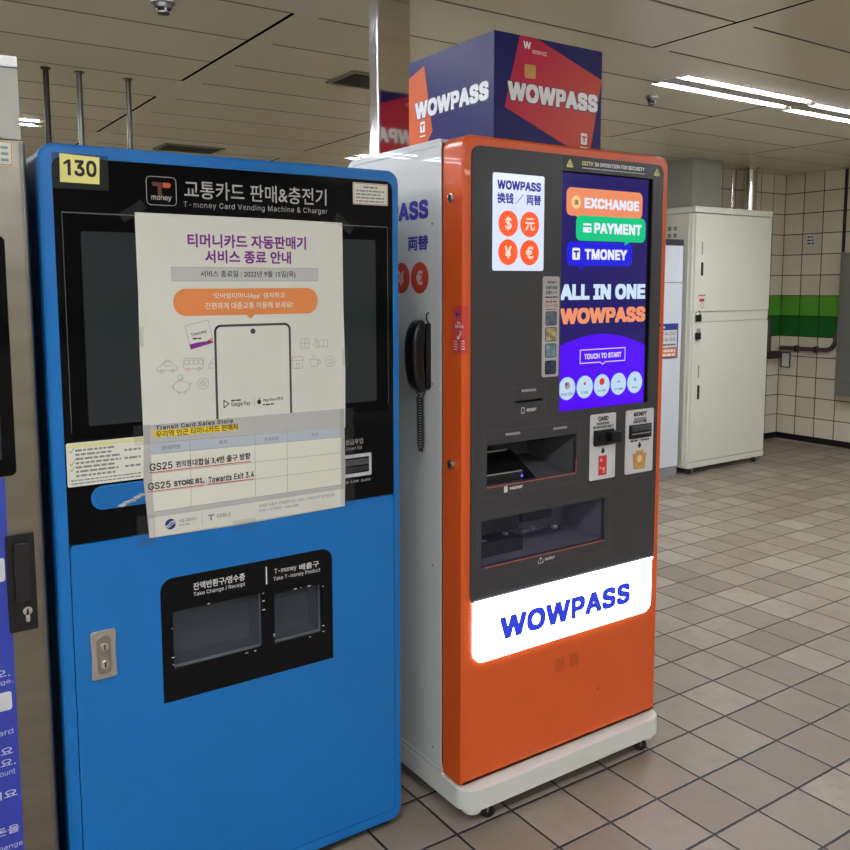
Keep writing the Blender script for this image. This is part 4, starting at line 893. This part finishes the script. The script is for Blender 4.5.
# side lettering
LS = LEFT(-.003)
lettering('side_lettering', M_navy, kio, lambda g: [g.text(LS, 'WOWPASS', -.548, -.148, 1.694, 1.746, .0006, 'sans', .038, 1.05), g.text(LS, '换钱', -.46, -.36, 1.608, 1.650, .0006, 'cjk', .03), g.text(LS, '両替', -.249, -.148, 1.608, 1.650, .0006, 'cjk', .03)])
SDm = (-.191, -.284, -.377, -.470)
lettering('side_discs', M_discred, kio, lambda g: [g.flat(LS, ell(a, 1.532, .044, None, 36), .0005) for a in SDm])
lettering('side_symbols', mat('symbol_pale', '#d9b8b0', .6), kio, lambda g: [g.ctext(LS, s_, a, 1.532 - .020, .040, .0009, 'cjk' if s_ == '元' else 'sans', .03) for s_, a in zip('€¥元$', SDm)])
# call sticker wrapped round the door corner
M_call = mat('call_red', '#d0453f', .5)
o = MB().rrect(Ls, -.040, .0, 1.330, 1.457, (.004, 0, 0, .004), 0, .0012).rrect(F, 0, .019, 1.330, 1.457, (0, .004, .004, 0), 0, .0012).box(-.0012, .0, -.0012, .0, 1.330, 1.457).build('call_sticker', M_call, kio); o['label'] = 'red call sticker with handset picture'
def wrap(fill, name, m):
    g = MB(); fill(g)                      # drawn flat on the side, then folded where it passes the corner
    bm = bmesh.new(); vs = [bm.verts.new(v) for v in g.v]
    for f in g.f:
        try: bm.faces.new([vs[i] for i in f])
        except ValueError: pass
    bmesh.ops.bisect_plane(bm, geom=bm.verts[:] + bm.edges[:] + bm.faces[:], plane_co=(0, -.0015, 0), plane_no=(0, 1, 0))
    for v in bm.verts:
        if v.co.y < -.0015: d_ = -.0015 - v.co.y; v.co = Vector((-.0018 + d_, -.0015 - .0003, v.co.z))
    g2 = MB(); bm.verts.index_update(); g2.add([v.co.copy() for v in bm.verts], [tuple(v.index for v in f.verts) for f in bm.faces]); bm.free()
    return g2.build(name, m, o, smooth=None)
wrap(lambda g: [g.line(Ls, [(-.026, 1.434), (-.006, 1.434)], .004, .0016), g.line(Ls, [(-.018, 1.441), (-.027, 1.434), (-.018, 1.427)], .004, .0016)], 'arrow', M_navy)
wrap(lambda g: [g.text(Ls, 'CALL', -.020, -.002, 1.408, 1.415, .0016, 'sans', .03), g.text(Ls, 'CENTER', -.028, .006, 1.398, 1.405, .0016, 'sans', .03), g.line(Ls, [(-.018, 1.372), (-.013, 1.370), (-.004, 1.382), (-.004, 1.388)], .007, .0016)] + [g.bars(Ls, -.034, -.018, 1.360 - .007 * k, .003, .0016) for k in range(4)] + [g.bars(Ls, -.003, .012, 1.362 - .007 * k, .003, .0016) for k in range(4)], 'sticker_lettering', M_white)

# wall telephone on the kiosk's white side
ph = thing('telephone', (0, .172, 1.2), 'black corded telephone handset hung on the white side of the orange kiosk', 'telephone')
SX = Fr((-.003, .198, 0), (-1, 0, 0), (0, 0, 1))           # profile plane facing -Y... a = outward distance
YP = Fr((0, .146, 0), (-1, 0, 0), (0, 0, 1))
def prof_prism(pts, y0, y1, bev):
    f = Fr((-.003, y0, 0), (1, 0, 0), (0, 0, 1))            # faces -Y at the near side
    return MB().prism(f, [(-a, z) for a, z in pts], -(y1 - y0), 0, bev)
crd = prof_prism([(0, 1.400), (0, 1.232), (.008, 1.224), (.012, 1.232), (.013, 1.30), (.013, 1.36), (.012, 1.396), (.007, 1.405)], .149, .196, .003).build('cradle', M_plastic, ph)
def loft(rings, n=24):                       # rounded cross-sections stacked up: (z, half width, inner depth, outer depth)
    g = MB(); vs = []; fs = []
    for z, hw, d0, d1 in rings:
        for k in range(n):
            a = 2 * PI * k / n; ca, sa = math.cos(a), math.sin(a)
            e = .62; vs.append((-.003 - ((d0 + d1) / 2 + (d1 - d0) / 2 * math.copysign(abs(ca) ** e, ca)), .1725 + hw * math.copysign(abs(sa) ** e, sa), z))
    for i in range(len(rings) - 1):
        for k in range(n): fs.append((i * n + k, i * n + (k + 1) % n, (i + 1) * n + (k + 1) % n, (i + 1) * n + k))
    fs += [tuple(range(n)), tuple(range((len(rings) - 1) * n, len(rings) * n))]
    return g.add(vs, fs)
hd = loft([(1.214, .010, .018, .030), (1.217, .018, .014, .036), (1.228, .0235, .012, .046), (1.245, .0255, .013, .054), (1.275, .0265, .017, .060), (1.315, .0268, .019, .063), (1.355, .0268, .017, .062), (1.385, .0262, .014, .056), (1.402, .0245, .013, .048), (1.413, .019, .015, .038), (1.416, .010, .019, .032)]).build('handset', M_plastic, ph, smooth=60)
MB().disc(LEFT(-.063), -.173, 1.325, .008, -.002, .0015, .0005).build('logo_dot', mat('dot_grey', '#3a3d42', .3), hd)
pts = []
N = 260; span = 2 * .155
for i in range(N):
    t = i / (N - 1); d_ = t * span
    if t < .5: cz, cyy = 1.20 - d_, .184 - .010 * t
    else: cz, cyy = 1.20 - (span - d_), .166 + .004 * (t - .5)
    if abs(t - .5) < .06: cyy = .1725 - .0065 * (t - .5) / .06
    a = t * 2 * PI * 42
    pts.append((-.022 + .0055 * math.cos(a), cyy + .0055 * math.sin(a), cz))
MB().tube([(-.040, .176, 1.222), (-.030, .178, 1.21)] + pts + [(-.014, .166, 1.210), (-.008, .168, 1.230)], .0018, 6).build('coiled_cord', M_rubber, ph)
MB().tube([(-.004, .160, 1.405), (-.012, .158, 1.42), (-.012, .156, 1.432), (-.006, .155, 1.436)], .0022, 8).build('hook', M_rubber, ph)

ph.location.y -= .012

# sign box standing on the kiosk
tx0, tx1, ty0, ty1 = .186, .607, .10, .522
box = MB().box(tx0, tx1, ty0, ty1, ZT + .001, 2.21, .0015).build('sign_box', mat('box_navy', '#201d66', .42, spec=.22), None, loc=((tx0 + tx1) / 2, (ty0 + ty1) / 2, ZT))
tag(box, 'navy card-advert sign box standing on top of the orange kiosk', 'sign box')
def grad(name, c0, c1, p0, p1):
    m = bpy.data.materials.new(name); m.use_nodes = True; nt = m.node_tree; b_ = nt.nodes['Principled BSDF']; b_.inputs['Roughness'].default_value = .42; b_.inputs['Specular IOR Level'].default_value = .25
    tc = nt.nodes.new('ShaderNodeTexCoord'); mp = nt.nodes.new('ShaderNodeVectorMath'); mp.operation = 'SUBTRACT'; mp.inputs[1].default_value = p0
    nt.links.new(tc.outputs['Object'], mp.inputs[0]); dt = nt.nodes.new('ShaderNodeVectorMath'); dt.operation = 'DOT_PRODUCT'; d_ = Vector(p1) - Vector(p0); dt.inputs[1].default_value = d_ / d_.length_squared
    nt.links.new(mp.outputs[0], dt.inputs[0]); nt.links.new(ramp(nt, dt.outputs['Value'], lin(c0), lin(c1), 0, 1), b_.inputs['Base Color']); return m
M_cardred = grad('card_red', '#c4284a', '#d8603a', (-.1, 0, .2), (.2, 0, .0))
M_cardor = grad('card_orange', '#e06a2c', '#d86038', (0, .1, .3), (0, .1, 0))
M_lett = mat('box_white', '#fbfbff', .35)
M_sh = mat('letter_edge', '#5a4660', .4)
def face_art(fr, a_of, tagname):
    A = a_of
    lettering(tagname + '_card', M_cardred, box, lambda g: g.flat(fr, [A(.278, 2.2085), A(.224, 2.007), A(.512, 1.9025), A(.560, 1.9025), A(.606, 2.127), A(.345, 2.2085)], .0006))
    lettering(tagname + '_chip', mat('chip_gold', '#c9a25c', .35, metal=.4), box, lambda g: [g.prism(fr, rr(A(.318, 0)[0] - .021, A(.318, 0)[0] + .021, 2.096, 2.134, .006), .0006, .0012)])
    lettering(tagname + '_edge_shadow', M_sh, box, lambda g: g.text(fr, 'WOWPASS', A(.231, 0)[0], A(.231, 0)[0] + .360, 2.025, 2.082, .0010, 'sans', .062, 1.06))
    lettering(tagname + '_lettering', M_lett, box, lambda g: [g.text(fr, 'WOWPASS', A(.235, 0)[0], A(.235, 0)[0] + .354, 2.028, 2.080, .0016, 'sans', .045, 1.06), g.text(fr, 'W', A(.291, 0)[0], A(.291, 0)[0] + .028, 2.176, 2.196, .0012, 'sans', .03), g.text(fr, 'WOWPASS', A(.325, 0)[0], A(.325, 0)[0] + .055, 2.165, 2.176, .0012, 'sans', .0),
        g.flat(fr, rr(A(.535, 0)[0] - .013, A(.535, 0)[0] + .013, 1.930, 1.963, .003), .0012), g.flat(fr, rr(A(.535, 0)[0] - .016, A(.535, 0)[0] + .014, 1.918, 1.923, 0), .0012)])
    lettering(tagname + '_tap_mark', M_cardred, box, lambda g: tmark(g, fr, A(.535, 0)[0], 1.946, .02, .0016))
face_art(FRONT(ty0), lambda a, z: (a, z), 'front')
face_art(BACK(ty1), lambda a, z: (a - (tx0 + tx1), z), 'back')
LB = LEFT(tx0)
lettering('side_card', M_cardor, box, lambda g: g.flat(LB, [(-.5215, 2.162), (-.5215, 1.9015), (-.465, 1.9025), (-.393, 1.982), (-.437, 2.184)], .0006))
lettering('side_edge_shadow', M_sh, box, lambda g: g.text(LB, 'WOWPASS', -.488, -.119, 2.025, 2.082, .0010, 'sans', .062, 1.06))
lettering('side_card_lettering', M_lett, box, lambda g: [g.text(LB, 'WOWPASS', -.485, -.122, 2.028, 2.080, .0016, 'sans', .045, 1.06), g.flat(LB, rr(-.458, -.432, 1.985, 2.018, .003), .0012), g.flat(LB, rr(-.46, -.430, 1.972, 1.976, 0), .0012)])
lettering('side_tap_mark', M_cardor, box, lambda g: tmark(g, LB, -.445, 2.001, .02, .0016))

# ================================================================== STEEL TICKET MACHINE AT THE LEFT
sx0, sx1 = -1.86, -1.036
F = FRONT(BY)
stl = thing('ticket_machine', ((sx0 + sx1) / 2, .4, 0), 'brushed steel ticket machine cut by the left edge of the photo', 'ticket machine')
MB().prism(UP(0), rr(sx0, sx1, BY, .74, (.016, .016, .004, .004), 6), 0, 1.802, .004).build('body', M_steel, stl)
MB().box(sx0, -1.043, BY + .012, .70, 1.805, 1.945, .004).build('header_panel', mat('header_ivory', '#b9bab0', .45), stl)
MB().box(sx0, -1.044, BY + .008, .70, 1.945, 1.968, .003).build('header_strip', mat('strip_steel', '#a8a8a4', .35, metal=.8), stl)
sp = MB().rrect(F, sx0 + .06, -1.086, 1.124, 1.612, .012, 0, .004, .002).build('screen_panel', M_black, stl)
MB().rrect(F, sx0 + .10, -1.112, 1.16, 1.575, .004, .004, .0046).build('screen', M_screen_off, sp)
gp = MB().rrect(F, sx0 + .06, -1.1095, .16, 1.1215, .002, 0, .0015).build('guide_panel', mat('guide_blue', '#3040a8', .5), stl); gp['label'] = 'blue instruction panel'
for z0, z1 in ((.905, .955), (.628, .668)): lettering('guide_field', M_plate, gp, lambda g: g.flat(F, rr(-1.30, -1.118, z0, z1, .006), .002))
lettering('guide_lettering', mat('guide_white', '#c9cde6', .6), gp, lambda g: [g.text(F, '누르십시오.', -1.26, -1.119, .700, .718, .002, 'cjk', .01), g.text(F, 'Press to charge.', -1.25, -1.114, .683, .695, .002), g.text(F, 'Select a card', -1.24, -1.119, .575, .587, .002), g.text(F, '넣어주세요', -1.25, -1.121, .530, .548, .002, 'cjk', .01), g.text(F, '확인하세요.', -1.25, -1.117, .505, .523, .002, 'cjk', .01), g.text(F, 'Insert card and amount', -1.28, -1.119, .486, .498, .002),
    g.text(F, '받으세요', -1.23, -1.117, .435, .453, .002, 'cjk', .01), g.text(F, '거스름돈을', -1.24, -1.117, .355, .373, .002, 'cjk', .01), g.text(F, 'Take your change', -1.25, -1.112, .320, .333, .002)])
hp_ = MB().rrect(F, -1.1155, -1.0595, .792, 1.001, .003, 0, .007, .002).build('handle_plate', mat('handle_black', '#131315', .4), stl)
MB().rrect(F, -1.103, -1.071, .86, .985, .006, .007, .020, .004).build('lift_handle', mat('handle_black2', '#1b1b1e', .35), hp_)
MB().disc(F, -1.0855, .862, .012, .007, .016, .003).build('handle_pivot', M_plastic, hp_)
kc = MB().disc(F, -1.080, .836, .0095, .007, .012, .001).rrect(F, -1.0845, -1.0755, .812, .836, .004, .007, .012, .001).build('key_cylinder', M_chrome, hp_)
MB().rrect(F, -1.0815, -1.0785, .829, .841, .001, .012, .0125).build('keyway', M_gap, kc)
lb = MB().rrect(F, -1.145, -1.0625, 1.750, 1.799, .002, 0, .0012).build('contact_label', M_cream, stl); lb['label'] = 'white contact label with thin orange border'
lettering('label_border', mat('label_orange', '#c08a4a', .6), lb, lambda g: g.line(F, [(-1.143, 1.752), (-1.0645, 1.752), (-1.0645, 1.797), (-1.143, 1.797)], .002, .0016, True))
lettering('label_print', mat('label_teal', '#86a2a4', .6), lb, lambda g: [g.bars(F, -1.138, -1.071, 1.783 - .012 * k, .007, .0016) for k in range(3)])

# small scrap on the floor in front of the blue machine
u_ = MB().prism(UP(0), [(-.200 , -.075), (-.180, -.082), (-.168, -.066), (-.186, -.058)], .0, .004, .001).build('paper_scrap', M_paper2, loc=(-.185, -.07, 0)); tag(u_, 'tiny torn paper scrap on the floor tiles at the blue machine corner', 'litter')

# ================================================================== CAMERA, WORLD, COLOUR
cam = bpy.data.cameras.new('camera'); co = bpy.data.objects.new('camera', cam); COL.objects.link(co)
cam.sensor_width = 36; cam.sensor_fit = 'AUTO'; cam.lens = 855.07 / 850 * 36
cam.shift_x = 26.78 / 850; cam.shift_y = -48.23 / 850
cam.clip_start = .02
co.location = (-1.3765, -1.7944, 1.5051); co.rotation_mode = 'XYZ'; co.rotation_euler = (1.4668, .0050, -.5802)
S.camera = co
w = bpy.data.worlds.new('world'); S.world = w; w.use_nodes = True
w.node_tree.nodes['Background'].inputs[0].default_value = (.5, .5, .5, 1); w.node_tree.nodes['Background'].inputs[1].default_value = .02
S.view_settings.view_transform = 'Standard'; S.view_settings.look = 'None'
S.view_settings.exposure = EXPO; S.view_settings.gamma = 1; S.view_settings.use_curve_mapping = False
for o in bpy.data.objects:
    if '_w' in o.keys(): del o['_w']
